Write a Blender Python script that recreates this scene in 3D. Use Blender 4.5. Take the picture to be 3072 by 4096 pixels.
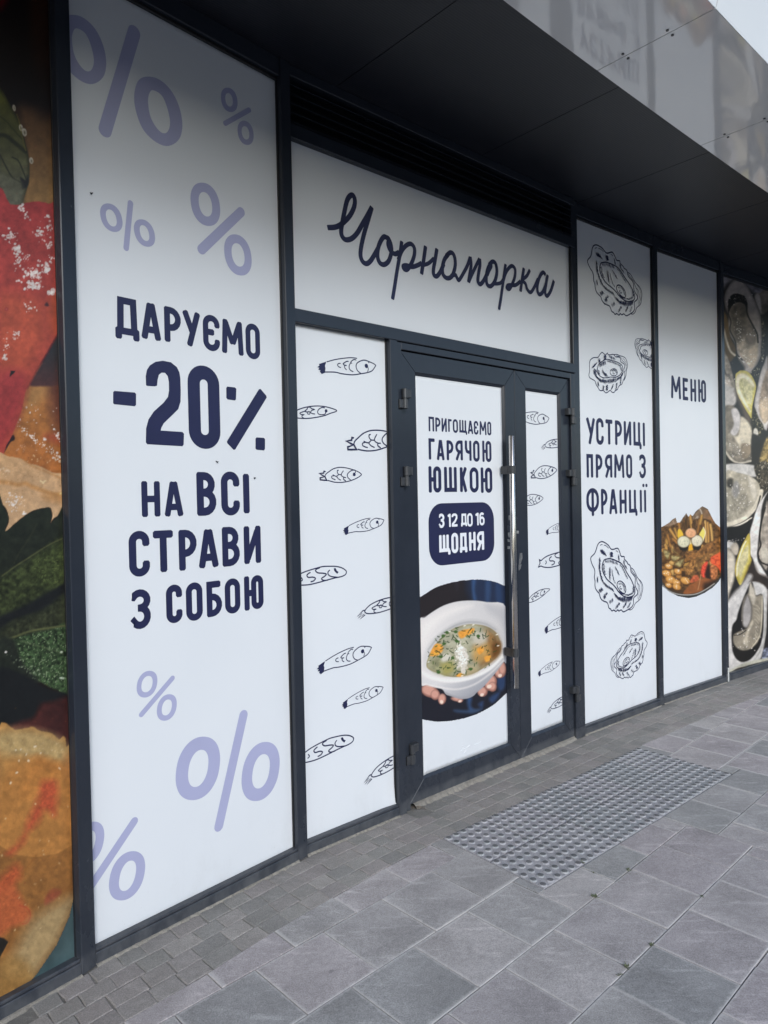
import bpy, bmesh, math, random
import numpy as np
from mathutils import Matrix, Vector

# ---------------------------------------------------------------- scene, camera, light
scene = bpy.context.scene
for o in list(bpy.data.objects):
    bpy.data.objects.remove(o, do_unlink=True)
COL = scene.collection
rad = math.radians

# camera solved from the photograph's vertical, horizontal and paving lines
F_PX, PITCH, ROLL, EYE = 2792.128, rad(0.88935), rad(1.22422), 1.64
def cam_axes():
    fwd = np.array([0, math.cos(PITCH), -math.sin(PITCH)]); right = np.array([1., 0, 0]); down = np.cross(fwd, right)
    r2 = math.cos(ROLL)*right + math.sin(ROLL)*down
    d2 = -math.sin(ROLL)*right + math.cos(ROLL)*down
    return np.array([r2, d2, fwd])
CR = cam_axes()
cd = bpy.data.cameras.new('camera'); cam = bpy.data.objects.new('camera', cd); COL.objects.link(cam)
cd.sensor_fit = 'VERTICAL'; cd.sensor_height = 36.0; cd.lens = F_PX/4096*36.0
cd.clip_start = 0.05; cd.clip_end = 3000
m = Matrix.Identity(4)
for i in range(3):
    m[i][0] = CR[0][i]; m[i][1] = -CR[1][i]; m[i][2] = -CR[2][i]
m[0][3], m[1][3], m[2][3] = 0, 0, EYE
cam.matrix_world = m
scene.camera = cam

SUN_EL, SUN_AZ = rad(25.3), rad(162)      # azimuth measured from +Y (camera forward) towards +X
world = bpy.data.worlds.new('World'); scene.world = world; world.use_nodes = True
wn = world.node_tree; wn.nodes.clear()
wo = wn.nodes.new('ShaderNodeOutputWorld'); wb = wn.nodes.new('ShaderNodeBackground'); ws = wn.nodes.new('ShaderNodeTexSky')
ws.sky_type = 'NISHITA'; ws.sun_disc = False; ws.sun_elevation = SUN_EL; ws.sun_rotation = SUN_AZ
ws.air_density = 1.0; ws.dust_density = 1.0; ws.ozone_density = 1.0
wb.inputs['Strength'].default_value = 0.15
wn.links.new(ws.outputs[0], wb.inputs[0]); wn.links.new(wb.outputs[0], wo.inputs[0])
sl = bpy.data.lights.new('sun', 'SUN'); sun = bpy.data.objects.new('sun', sl); COL.objects.link(sun)
sl.energy = 1.25; sl.angle = rad(19); sl.color = (0.84, 0.93, 1.0)
sdir = Vector((math.sin(SUN_AZ)*math.cos(SUN_EL), math.cos(SUN_AZ)*math.cos(SUN_EL), math.sin(SUN_EL)))
sun.rotation_euler = sdir.to_track_quat('Z', 'Y').to_euler()
sun.location = (4, -6, 8)
vs = scene.view_settings
vs.view_transform = 'Standard'; vs.look = 'None'; vs.gamma = 1.0; vs.exposure = 0.58; vs.use_curve_mapping = False
scene.render.engine = 'CYCLES'
scene.render.resolution_x = 768; scene.render.resolution_y = 1024

# ---------------------------------------------------------------- pixels to places
def ray(px, py):
    return CR.T @ np.array([(px-1536)/F_PX, (py-2048)/F_PX, 1.0])
def G(px, py, z=0.0):
    d = ray(px, py); t = (z-EYE)/d[2]; return d[:2]*t
YAW = dict(A=38.5876, B=42.4957, C=48.7393, D=50.9078, E=52.7653, F=54.1870)
FRONT = {'A': [(0,4091),(329,3905)], 'B': [(386,3865),(1196,3446)], 'C': [(1233,3426),(1600,3268),(2323,2952)],
         'D': [(2341,2944),(2642,2823)], 'E': [(2657,2818),(2905,2730)], 'F': [(2916,2723),(3072,2672)]}
BAY = {}
for k, y in YAW.items():
    a = rad(y); d = np.array([math.sin(a), math.cos(a)]); n = np.array([d[1], -d[0]])
    BAY[k] = (d, n, float(np.mean([G(*p) @ n for p in FRONT[k]])))
FILM = 0.036            # how far the glazing lies behind the post fronts
def W(k, px, py, back=FILM):
    d, n, off = BAY[k]; r = ray(px, py)
    t = (off-back)/(r[:2] @ n); P = r[:2]*t
    return np.array([P @ d, EYE + r[2]*t])
def place(k, uz, back):
    """bay coordinates (u, z) and distance behind the front plane -> world"""
    d, n, off = BAY[k]; uz = np.atleast_2d(np.asarray(uz, float)); b = np.broadcast_to(np.asarray(back, float), uz.shape[:1])
    xy = uz[:, :1]*d + (off-b)[:, None]*n
    return np.column_stack([xy, uz[:, 1]])
def project(P):
    """world points -> photograph pixels, to lay out what is printed on a sheet"""
    q = (P-np.array([0, 0, EYE])) @ CR.T
    return 1536+F_PX*q[:, 0]/q[:, 2], 2048+F_PX*q[:, 1]/q[:, 2]
CROP = dict(K1=(0,0,1.3825), K2=(0,1100,1.3825), K3=(0,2500,1.3272), K4=(1100,200,1.2762), K5=(1100,1200,1.7017), K6=(1100,2100,1.58),
    K7=(1550,1300,2.011), K8=(1550,2200,2.011), L2=(2250,850,2.0182), L3=(2250,1600,1.7017), M4=(2200,3400,1.9025), M5=(2300,2700,2.149),
    M7=(1400,2950,2.37), N1=(1290,740,1.7463), N2=(1190,1400,3.95), N3=(1190,2230,4.1475), N4=(2330,960,5.925), N5=(2330,1330,5.53),
    N6=(2620,2000,5.268), N7=(2880,1080,2.698), N8=(2880,1850,2.6042), O1=(0,0,2.4563), O2=(0,780,2.4043), O3=(0,1600,2.4578),
    O4=(0,2400,2.4578), O5=(0,3200,2.47), O6=(1960,1700,3.6861), SRC=(0,0,1.0))
def px(c, pts):
    o = CROP[c]; p = np.atleast_2d(np.asarray(pts, float)); return np.column_stack([o[0]+p[:, 0]/o[2], o[1]+p[:, 1]/o[2]])
def wall(k, c, pts, back=FILM):
    return np.array([W(k, x, y, back) for x, y in px(c, pts)])

# ---------------------------------------------------------------- materials
def srgb(*c):
    c = np.asarray(c, float)/255.0
    return np.where(c <= 0.04045, c/12.92, ((c+0.055)/1.055)**2.4)
def new_mat(name):
    mt = bpy.data.materials.new(name); mt.use_nodes = True
    nt = mt.node_tree; b = nt.nodes['Principled BSDF']; return mt, nt, b
def node(nt, kind, **kw):
    n = nt.nodes.new(kind)
    for a, v in kw.items():
        if a in n.inputs: n.inputs[a].default_value = v
        else: setattr(n, a, v)
    return n
def ramp(nt, fac, stops):
    r = nt.nodes.new('ShaderNodeValToRGB'); el = r.color_ramp.elements
    while len(el) < len(stops): el.new(0.5)
    for e, (p, c) in zip(el, stops):
        e.position = p; e.color = (*c, 1) if len(c) == 3 else c
    nt.links.new(fac, r.inputs[0]); return r
def noise(nt, scale, detail=4, rough=0.55, vec=None, dist=0.0):
    n = node(nt, 'ShaderNodeTexNoise', Scale=scale, Detail=detail, Roughness=rough, Distortion=dist)
    if vec is not None: nt.links.new(vec, n.inputs['Vector'])
    return n
def coords(nt, what='Object', scale=(1,1,1), rot=(0,0,0)):
    tc = nt.nodes.new('ShaderNodeTexCoord'); mp = node(nt, 'ShaderNodeMapping')
    mp.inputs['Scale'].default_value = scale; mp.inputs['Rotation'].default_value = rot
    nt.links.new(tc.outputs[what], mp.inputs[0]); return mp.outputs[0]
def geo_pos(nt, scale=(1,1,1), rot=(0,0,0)):
    g = nt.nodes.new('ShaderNodeNewGeometry'); mp = node(nt, 'ShaderNodeMapping')
    mp.inputs['Scale'].default_value = scale; mp.inputs['Rotation'].default_value = rot
    nt.links.new(g.outputs['Position'], mp.inputs[0]); return mp.outputs[0]
def mix(nt, fac, a, b, mode='MIX'):
    mx = nt.nodes.new('ShaderNodeMix'); mx.data_type = 'RGBA'; mx.blend_type = mode
    for s, v in ((mx.inputs[0], fac), (mx.inputs[6], a), (mx.inputs[7], b)):
        if isinstance(v, bpy.types.NodeSocket): nt.links.new(v, s)
        elif isinstance(v, (int, float)): s.default_value = v
        else: s.default_value = (*v, 1)
    return mx.outputs[2]
def bump(nt, b, h, strength, dist=0.01):
    bn = node(nt, 'ShaderNodeBump', Strength=strength, Distance=dist); nt.links.new(h, bn.inputs['Height']); nt.links.new(bn.outputs[0], b.inputs['Normal'])
def mathn(nt, op, a, b=0.0):
    n = nt.nodes.new('ShaderNodeMath'); n.operation = op
    for s, v in ((n.inputs[0], a), (n.inputs[1], b)):
        if isinstance(v, bpy.types.NodeSocket): nt.links.new(v, s)
        else: s.default_value = v
    return n.outputs[0]

MAT = {}
def frame_material():
    mt, nt, b = new_mat('anthracite_paint')
    p = geo_pos(nt); n1 = noise(nt, 3.0, 5, 0.6, p); n2 = noise(nt, 60, 3, 0.6, p); st = noise(nt, 14, 6, 0.7, geo_pos(nt, (1, 1, 0.6)))
    r = ramp(nt, n1.outputs[0], [(0.3, (0.019, 0.023, 0.032)), (0.7, (0.024, 0.029, 0.040))])
    # grime: a dry grey dust film that lies thickest in the splash zone near the ground
    sep = nt.nodes.new('ShaderNodeSeparateXYZ'); nt.links.new(geo_pos(nt), sep.inputs[0])
    low = ramp(nt, sep.outputs['Z'], [(0.0, (1, 1, 1)), (0.055, (0.8, 0.8, 0.8)), (0.075, (0.22, 0.22, 0.22)), (0.5, (0.07, 0.07, 0.07)), (1.0, (0.03, 0.03, 0.03))])
    dirt = mathn(nt, 'MULTIPLY', low.outputs[0], ramp(nt, st.outputs[0], [(0.35, (0.25,)*3), (0.7, (1.0,)*3)]).outputs[0])
    c = mix(nt, mathn(nt, 'MULTIPLY', dirt, 0.7), r.outputs[0], (0.135, 0.135, 0.138))
    nt.links.new(c, b.inputs['Base Color'])
    rr = ramp(nt, n1.outputs[0], [(0.3, (0.20,)*3), (0.75, (0.28,)*3)]); nt.links.new(mathn(nt, 'ADD', rr.outputs[0], mathn(nt, 'MULTIPLY', dirt, 0.3)), b.inputs['Roughness'])
    b.inputs['Specular IOR Level'].default_value = 0.36
    w = noise(nt, 5, 2, 0.5, geo_pos(nt, (1, 1, 0.3))); bump(nt, b, w.outputs[0], 0.07, 0.02)
    return mt
MAT['frame'] = frame_material()
def plain(name, col, rough=0.5, metal=0.0, spec=0.5, coat=0.0, nscale=None, namp=0.15, bmp=0.0):
    mt, nt, b = new_mat(name); b.inputs['Roughness'].default_value = rough; b.inputs['Metallic'].default_value = metal
    b.inputs['Specular IOR Level'].default_value = spec; b.inputs['Coat Weight'].default_value = coat
    if nscale:
        n = noise(nt, nscale, 4, 0.6, geo_pos(nt)); c = np.array(col)
        r = ramp(nt, n.outputs[0], [(0.3, tuple(c*(1-namp))), (0.7, tuple(c*(1+namp)))]); nt.links.new(r.outputs[0], b.inputs['Base Color'])
        if bmp: bump(nt, b, n.outputs[0], bmp, 0.004)
    else: b.inputs['Base Color'].default_value = (*col, 1)
    return mt
MAT['gasket'] = plain('black_rubber', (0.012, 0.012, 0.013), 0.5, nscale=40)
MAT['steel'] = plain('brushed_steel', (0.55, 0.52, 0.49), 0.2, 1.0, nscale=25, namp=0.12)
MAT['hinge'] = plain('hinge_paint', (0.040, 0.041, 0.044), 0.38, nscale=50)
MAT['white_wear'] = plain('bare_primer', (0.55, 0.54, 0.50), 0.7, nscale=60)
def film_material():
    mt, nt, b = new_mat('white_vinyl')
    p = geo_pos(nt); n1 = noise(nt, 1.6, 3, 0.5, p); n2 = noise(nt, 220, 2, 0.5, p); n3 = noise(nt, 14, 5, 0.7, p)
    r = ramp(nt, n1.outputs[0], [(0.3, (0.715, 0.722, 0.733)), (0.7, (0.742, 0.745, 0.752))])
    sp = ramp(nt, n3.outputs[0], [(0.70, (1, 1, 1)), (0.80, (0.90, 0.90, 0.89))])
    c = mix(nt, 0.35, r.outputs[0], sp.outputs[0], 'MULTIPLY'); nt.links.new(c, b.inputs['Base Color'])
    b.inputs['Roughness'].default_value = 0.42; b.inputs['Specular IOR Level'].default_value = 0.4
    sep = nt.nodes.new('ShaderNodeSeparateXYZ'); nt.links.new(p, sep.inputs[0]); lowz = ramp(nt, sep.outputs['Z'], [(0.0, (1, 1, 1)), (0.35, (0, 0, 0))]).outputs[0]
    spk = ramp(nt, noise(nt, 130, 3, 0.6, p).outputs[0], [(0.66, (0, 0, 0)), (0.72, (1, 1, 1))]).outputs[0]
    smr = ramp(nt, noise(nt, 7, 6, 0.7, geo_pos(nt, (1, 1, 0.5))).outputs[0], [(0.50, (0, 0, 0)), (0.75, (1, 1, 1))]).outputs[0]
    dd = mathn(nt, 'MULTIPLY', lowz, mathn(nt, 'ADD', mathn(nt, 'MULTIPLY', spk, 0.30), mathn(nt, 'MULTIPLY', smr, 0.22)))
    nt.links.new(mix(nt, dd, c, (0.40, 0.37, 0.33)), b.inputs['Base Color'])
    b.inputs['Roughness'].default_value = 0.33
    h = mix(nt, 0.10, noise(nt, 3.0, 2, 0.5, p).outputs[0], n2.outputs[0]); bump(nt, b, h, 0.13, 0.012)
    return mt
MAT['film'] = film_material()
MAT['navy'] = plain('navy_ink', (0.0165, 0.0185, 0.062), 0.42, spec=0.4, nscale=8, namp=0.08)
MAT['lilac'] = plain('lilac_ink', (0.395, 0.395, 0.560), 0.42, spec=0.4, nscale=5, namp=0.03)
MAT['white_ink'] = plain('white_ink', (0.79, 0.79, 0.81), 0.42, spec=0.4, nscale=5, namp=0.02)
def photo_material(name, rough, coat):
    mt, nt, b = new_mat(name); at = nt.nodes.new('ShaderNodeAttribute'); at.attribute_name = 'ink'
    n = noise(nt, 420, 2, 0.6, geo_pos(nt)); g = ramp(nt, n.outputs[0], [(0.3, (0.86,)*3), (0.7, (1.08,)*3)])
    nt.links.new(mix(nt, 1.0, at.outputs['Color'], g.outputs[0], 'MULTIPLY'), b.inputs['Base Color'])
    b.inputs['Roughness'].default_value = rough; b.inputs['Coat Weight'].default_value = coat; b.inputs['Coat Roughness'].default_value = 0.12
    b.inputs['Specular IOR Level'].default_value = 0.4
    return mt
MAT['photo'] = photo_material('photo_print', 0.4, 0.0)
MAT['photo_gloss'] = photo_material('photo_print_glossy', 0.35, 0.0)
MAT['glass'] = plain('dark_glass', (0.050, 0.080, 0.082), 0.06, nscale=6, namp=0.4)
def soffit_material():
    mt, nt, b = new_mat('dark_soffit_sheet')
    p = geo_pos(nt, rot=(0, 0, rad(48.7-90))); wv = node(nt, 'ShaderNodeTexWave', Scale=26.0, Distortion=0.0); wv.bands_direction = 'Y'
    nt.links.new(p, wv.inputs[0])
    n = noise(nt, 1.3, 3, 0.5, geo_pos(nt)); r = ramp(nt, n.outputs[0], [(0.3, (0.012, 0.014, 0.021)), (0.7, (0.017, 0.019, 0.027))])
    nt.links.new(r.outputs[0], b.inputs['Base Color']); b.inputs['Roughness'].default_value = 0.42
    bump(nt, b, wv.outputs[1], 0.12, 0.003); return mt
MAT['soffit'] = soffit_material()
def canopy_material():
    mt, nt, b = new_mat('glossy_light_panel')
    n = noise(nt, 1.2, 2, 0.5, geo_pos(nt)); r = ramp(nt, n.outputs[0], [(0.3, (0.72, 0.71, 0.70)), (0.7, (0.78, 0.77, 0.75))]); nt.links.new(r.outputs[0], b.inputs['Base Color'])
    b.inputs['Roughness'].default_value = 0.055; b.inputs['Specular IOR Level'].default_value = 0.8; b.inputs['IOR'].default_value = 1.55
    bump(nt, b, noise(nt, 2.6, 2, 0.45, geo_pos(nt)).outputs[0], 0.030, 0.05); return mt
MAT['canopy'] = canopy_material()
def stone_material(name, c0, c1, streak, grain=1.0, rnd=0.18, edge=0.0):
    mt, nt, b = new_mat(name)
    oi = nt.nodes.new('ShaderNodeObjectInfo'); p = geo_pos(nt)
    off = nt.nodes.new('ShaderNodeVectorMath'); off.operation = 'ADD'; nt.links.new(p, off.inputs[0])
    cmb = nt.nodes.new('ShaderNodeCombineXYZ'); r10 = mathn(nt, 'MULTIPLY', oi.outputs['Random'], 37.0)
    nt.links.new(r10, cmb.inputs[0]); nt.links.new(r10, cmb.inputs[1]); nt.links.new(cmb.outputs[0], off.inputs[1])
    v = off.outputs[0]
    mp = node(nt, 'ShaderNodeMapping'); mp.inputs['Rotation'].default_value = (0, 0, rad(43.5)); mp.inputs['Scale'].default_value = (1.0, 5.0, 1); nt.links.new(v, mp.inputs[0])
    big = noise(nt, 4.0, 6, 0.62, v, 0.4); st = noise(nt, 5.0, 6, 0.65, mp.outputs[0], 0.3); fine = noise(nt, 260*grain, 3, 0.7, v); mid = noise(nt, 45, 4, 0.7, v)
    base = ramp(nt, big.outputs[0], [(0.28, c0), (0.72, c1)]).outputs[0]
    sfac = ramp(nt, st.outputs[0], [(0.56, (0, 0, 0)), (0.74, (1, 1, 1))]).outputs[0]
    base = mix(nt, mathn(nt, 'MULTIPLY', sfac, streak), base, tuple(np.array(c1)*1.75))
    base = mix(nt, 0.75, base, ramp(nt, fine.outputs[0], [(0.25, (0.50,)*3), (0.5, (1.0,)*3), (0.8, (1.6,)*3)]).outputs[0], 'MULTIPLY')
    base = mix(nt, 0.5, base, ramp(nt, mid.outputs[0], [(0.25, (0.70,)*3), (0.75, (1.28,)*3)]).outputs[0], 'MULTIPLY')
    tint = ramp(nt, oi.outputs['Random'], [(0.0, (1-rnd*1.1, 1-rnd, 1-rnd*0.9)), (0.3, (0.99, 1.0, 0.99)), (0.65, (1+rnd*0.35, 1.0, 1+rnd*0.2)), (1.0, (1+rnd, 1+rnd*0.85, 1+rnd*0.8))]).outputs[0]
    base = mix(nt, 1.0, base, tint, 'MULTIPLY')
    if edge:
        oc = coords(nt, 'Object', (1, 1, 1), (0, 0, rad(-43.45))); ab = nt.nodes.new('ShaderNodeVectorMath'); ab.operation = 'ABSOLUTE'; nt.links.new(oc, ab.inputs[0]); sx = nt.nodes.new('ShaderNodeSeparateXYZ'); nt.links.new(ab.outputs[0], sx.inputs[0])
        mxx = mathn(nt, 'MAXIMUM', sx.outputs[0], sx.outputs[1]); wob = mathn(nt, 'MULTIPLY', mid.outputs[0], 0.018); er = ramp(nt, mathn(nt, 'ADD', mxx, wob), [(0.149, (0, 0, 0)), (0.158, (1, 1, 1))]).outputs[0]
        base = mix(nt, mathn(nt, 'MULTIPLY', er, edge), base, tuple(np.array(c1)*1.4))
    spots = noise(nt, 9, 2, 0.4, v); sp = ramp(nt, spots.outputs[0], [(0.76, (1, 1, 1)), (0.80, (0.55, 0.55, 0.56))]).outputs[0]
    base = mix(nt, 0.7, base, sp, 'MULTIPLY')
    nt.links.new(base, b.inputs['Base Color']); b.inputs['Roughness'].default_value = 0.82; b.inputs['Specular IOR Level'].default_value = 0.3
    h = mix(nt, 0.5, fine.outputs[0], mid.outputs[0]); bump(nt, b, h, 0.35, 0.003)
    return mt
MAT['slab'] = stone_material('concrete_slab', (0.270, 0.253, 0.240), (0.430, 0.402, 0.382), 0.42, 0.8, 0.17, 0.5)
MAT['sett'] = stone_material('concrete_sett', (0.222, 0.204, 0.185), (0.318, 0.294, 0.268), 0.18, 0.8, 0.12)
MAT['tactile'] = stone_material('tactile_concrete', (0.262, 0.258, 0.260), (0.350, 0.342, 0.340), 0.34, 1.0, 0.13)
MAT['stud'] = stone_material('worn_stud_top', (0.115, 0.114, 0.114), (0.160, 0.158, 0.156), 0.2, 1.0, 0.10)
MAT['skirt'] = stone_material('stud_skirt', (0.335, 0.33, 0.33), (0.42, 0.412, 0.41), 0.2, 1.0, 0.10)
MAT['bedding'] = stone_material('joint_sand', (0.13, 0.122, 0.110), (0.27, 0.25, 0.225), 0.25, 1.3, 0.0)
MAT['sand'] = stone_material('drifted_sand', (0.20, 0.178, 0.15), (0.30, 0.27, 0.23), 0.1, 1.2, 0.0)
MAT['ground'] = stone_material('far_ground', (0.12, 0.12, 0.125), (0.16, 0.16, 0.165), 0.2, 0.6, 0.0)
MAT['weed'] = plain('weed_leaf', (0.115, 0.130, 0.062), 0.6, nscale=90, namp=0.4)
MAT['litter'] = plain('dry_twig', (0.11, 0.075, 0.045), 0.8, nscale=120, namp=0.5)
MAT['fly'] = plain('fly_body', (0.02, 0.02, 0.02), 0.5, nscale=90)
MAT['sticker'] = plain('torn_paper', (0.20, 0.20, 0.195), 0.8, nscale=150, namp=0.4)
MAT['wall'] = plain('upper_cladding', (0.10, 0.105, 0.115), 0.5, nscale=3)

# ---------------------------------------------------------------- objects
def tag(o, label=None, cat=None, group=None, kind=None):
    if label: o['label'] = label
    if cat: o['category'] = cat
    if group: o['group'] = group
    if kind: o['kind'] = kind
    return o
def empty(name, loc):
    o = bpy.data.objects.new(name, None); COL.objects.link(o); o.location = loc; o.empty_display_size = 0.1; return o
def world_loc(o):
    p = Vector((0, 0, 0))
    while o is not None: p = p + Vector(o.location); o = o.parent
    return p
def build(name, V, Fc, mat, parent=None, smooth=False, label=None):
    V = np.asarray(V, float); c = (V.min(0)+V.max(0))/2
    if parent is None: c[2] = V[:, 2].min()
    me = bpy.data.meshes.new(name); me.from_pydata((V-c).tolist(), [], [list(f) for f in Fc]); me.update()
    if smooth: me.polygons.foreach_set('use_smooth', [True]*len(me.polygons))
    me.materials.append(mat)
    o = bpy.data.objects.new(name, me); COL.objects.link(o)
    if parent is not None: o.parent = parent; o.location = Vector(c)-world_loc(parent)
    else: o.location = c
    if label: o['label'] = label
    return o
def inst(src, name, loc, rotz=0.0, parent=None, scale=None):
    o = src.copy() if isinstance(src, bpy.types.Object) else bpy.data.objects.new(name, src)
    COL.objects.link(o); o.name = name; o.parent = parent
    o.location = Vector(loc)-(world_loc(parent) if parent else Vector((0, 0, 0))); o.rotation_euler = (0, 0, rotz)
    if scale: o.scale = scale
    return o
class MB:
    def __init__(s): s.v = []; s.f = []
    def add(s, V, Fc):
        b = len(s.v); s.v += [tuple(map(float, p)) for p in V]; s.f += [tuple(i+b for i in f) for f in Fc]
    def prism(s, A, B):                 # two parallel polygons with equal vertex count
        n = len(A); s.add(list(A)+list(B), [tuple(range(n))[::-1], tuple(range(n, 2*n))]+[(i, (i+1) % n, n+(i+1) % n, n+i) for i in range(n)])
    def bevel_prism(s, A, B, bev=0.004):   # A back, B front: front edge chamfered
        A = np.array(A, float); B = np.array(B, float); n = len(A); ax = B-A; L = np.linalg.norm(ax[0]); c = B.mean(0)
        M = B-ax/L*bev; In = []
        for i in range(n):
            e1 = B[(i-1) % n]-B[i]; e2 = B[(i+1) % n]-B[i]; e1 /= np.linalg.norm(e1); e2 /= np.linalg.norm(e2)
            sn = max(0.35, np.linalg.norm(np.cross(e1, e2))); In.append(B[i]+(e1+e2)*bev/sn)
        V = list(A)+list(M)+In
        Fc = [tuple(range(n))[::-1], tuple(range(2*n, 3*n))]
        for i in range(n):
            j = (i+1) % n; Fc += [(i, j, n+j, n+i), (n+i, n+j, 2*n+j, 2*n+i)]
        s.add(V, Fc)
    def box(s, k, u0, u1, z0, z1, b0, b1, bev=0.0025):   # bay box, b0 front depth, b1 back depth
        q = [(u0, z0), (u1, z0), (u1, z1), (u0, z1)]
        if bev: s.bevel_prism(place(k, q, b1), place(k, q, b0), bev)
        else: s.prism(place(k, q, b1), place(k, q, b0))
    def tube(s, p0, p1, r, seg=16, bev=0.0):
        p0 = np.array(p0, float); p1 = np.array(p1, float); ax = p1-p0; L = np.linalg.norm(ax); ax /= L
        t = np.array([1, 0, 0]) if abs(ax[0]) < 0.8 else np.array([0, 1, 0]); x = np.cross(ax, t); x /= np.linalg.norm(x); y = np.cross(ax, x)
        rings = [(0, r)] if not bev else [(0, r-bev), (bev, r)]
        rings += [(L, r)] if not bev else [(L-bev, r), (L, r-bev)]
        V = []; Fc = []
        for h, rr in rings:
            for i in range(seg):
                a = 2*math.pi*i/seg; V.append(p0+ax*h+(x*math.cos(a)+y*math.sin(a))*rr)
        for q in range(len(rings)-1):
            for i in range(seg):
                j = (i+1) % seg; Fc.append((q*seg+i, q*seg+j, (q+1)*seg+j, (q+1)*seg+i))
        Fc += [tuple(range(seg))[::-1], tuple(range((len(rings)-1)*seg, len(rings)*seg))]
        s.add(V, Fc)
    def build(s, name, mat, parent=None, smooth=False, label=None): return build(name, s.v, s.f, mat, parent, smooth, label)

# ---------------------------------------------------------------- flat print: strokes and fills
def spline(P, closed=False, sub=5):
    P = np.asarray(P, float); n = len(P)
    if n < 3: return P
    out = []
    rng = range(n) if closed else range(n-1)
    for i in rng:
        p1, p2 = P[i], P[(i+1) % n]
        p0 = P[(i-1) % n] if closed or i > 0 else 2*p1-p2
        p3 = P[(i+2) % n] if closed or i < n-2 else 2*p2-p1
        for q in range(sub):
            t = q/sub
            out.append(0.5*((2*p1)+(-p0+p2)*t+(2*p0-5*p1+4*p2-p3)*t*t+(-p0+3*p1-3*p2+p3)*t**3))
    if not closed: out.append(P[-1])
    return np.array(out)
class Ink:
    """flat print on a bay's sheet; every stroke lies a hair's breadth above the last so that none share a plane"""
    def __init__(s, k, back): s.k, s.back, s.layer = k, back, 0; s.v = []; s.f = []
    def put(s, uz, faces):
        b = len(s.v); P = place(s.k, uz, s.back-0.0007-0.00012*s.layer); s.v += P.tolist(); s.f += [tuple(i+b for i in f) for f in faces]; s.layer += 1
    def stroke(s, P, t, closed=False, cap=0.35, taper=None):
        P = np.asarray(P, float)
        keep = [0]+[i for i in range(1, len(P)) if np.linalg.norm(P[i]-P[i-1]) > 1e-6]; P = P[keep]
        if closed and np.linalg.norm(P[0]-P[-1]) < 1e-6: P = P[:-1]
        n = len(P)
        if n < 2: return
        if closed: d0 = P-np.roll(P, 1, 0); d1 = np.roll(P, -1, 0)-P
        else: e = np.diff(P, axis=0); d0 = np.vstack([e[:1], e]); d1 = np.vstack([e, e[-1:]])
        d0 /= np.linalg.norm(d0, axis=1)[:, None]; d1 /= np.linalg.norm(d1, axis=1)[:, None]
        tg = d0+d1; ln = np.linalg.norm(tg, axis=1); ln[ln < 0.3] = 0.3; tg = tg/ln[:, None]
        nr = np.column_stack([-tg[:, 1], tg[:, 0]]); cs = np.clip(np.abs((tg*d0).sum(1)), 0.5, 1)
        hw = np.full(n, t/2) if taper is None else t/2*np.interp(np.linspace(0, 1, n), np.linspace(0, 1, len(taper)), taper)
        off = nr*(hw/cs)[:, None]
        Lp, Rp = P+off, P-off
        if closed:
            V = np.vstack([Lp, Rp]); Fc = [(i, (i+1) % n, n+(i+1) % n, n+i) for i in range(n)]
        else:
            c = min(cap*t, 0.4*np.linalg.norm(P[1]-P[0]), 0.4*np.linalg.norm(P[-1]-P[-2]))
            a0 = P[0]-0*d1[0]; w0 = hw[0]/(t/2); w1 = hw[-1]/(t/2)
            V = np.vstack([[P[0]+nr[0]*(hw[0]-c*0.8*w0), P[0]-nr[0]*(hw[0]-c*0.8*w0)], [Lp[0]+d1[0]*c, Rp[0]+d1[0]*c]]+[[Lp[i], Rp[i]] for i in range(1, n-1)]+
                          [[Lp[-1]-d0[-1]*c, Rp[-1]-d0[-1]*c], [P[-1]+nr[-1]*(hw[-1]-c*0.8*w1), P[-1]-nr[-1]*(hw[-1]-c*0.8*w1)]])
            q = len(V)//2; Fc = [(2*i, 2*i+1, 2*i+3, 2*i+2) for i in range(q-1)]
        s.put(V, Fc)
    def fill(s, P): s.put(np.asarray(P, float), [tuple(range(len(P)))])
    def disc(s, c, r, seg=14):
        a = np.arange(seg)*2*math.pi/seg; s.fill(np.column_stack([c[0]+r*np.cos(a), c[1]+r*np.sin(a)]))
    def ring(s, A, B):
        n = len(A); s.put(np.vstack([A, B]), [(i, (i+1) % n, n+(i+1) % n, n+i) for i in range(n)])
    def build(s, name, mat, parent, label=None): return build(name, s.v, s.f, mat, parent, False, label)

# ================================================================ THE SETTING: ground and paving
SD = rad(46.55); DS = np.array([math.sin(SD), math.cos(SD)]); NS = np.array([DS[1], -DS[0]])       # paving grid axes
def gp(s, n, z=0.0):
    p = DS*s+NS*n; return (p[0], p[1], z)
def sn(p): return np.array([p @ DS, p @ NS])
ground = build('ground', [(-400, -400, -0.09), (400, -400, -0.09), (400, 400, -0.09), (-400, 400, -0.09)], [(0, 1, 2, 3)], MAT['ground']); tag(ground, kind='structure')
# line of the shop front on the ground, and the curved line where small setts meet slabs, both as n(s)
FR = [(-1.0, None)]
front_px = [(0,4091),(329,3905),(386,3865),(1196,3446),(1233,3426),(1600,3268),(2323,2952),(2341,2944),(2642,2823),(2657,2818),(2905,2730),(2916,2723),(3072,2672)]
fs = np.array([sn(G(*p)) for p in front_px])
dA, dF = BAY['A'][0], BAY['F'][0]
fs = np.vstack([sn(G(0,4091)-dA*2.2), fs, sn(G(3072,2672)+dF*1.6)])
l0 = np.array([sn(G(*p)) for p in [(480,4096),(596,4033),(752,3939),(830,3894),(956,3815),(1098,3723),(1187,3670),(1332,3588),(1440,3528),(1554,3463),(1636,3418)]])
l0 = np.vstack([l0[0]-np.array([2.0, -0.16]), l0, [[2.488, -2.266], [4.272, -2.167], [4.347, -2.172], [4.66, -2.146], [4.97, -2.125], [5.3, -2.098], [5.62, -2.075]], [[7.4, -1.86]]])
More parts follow.
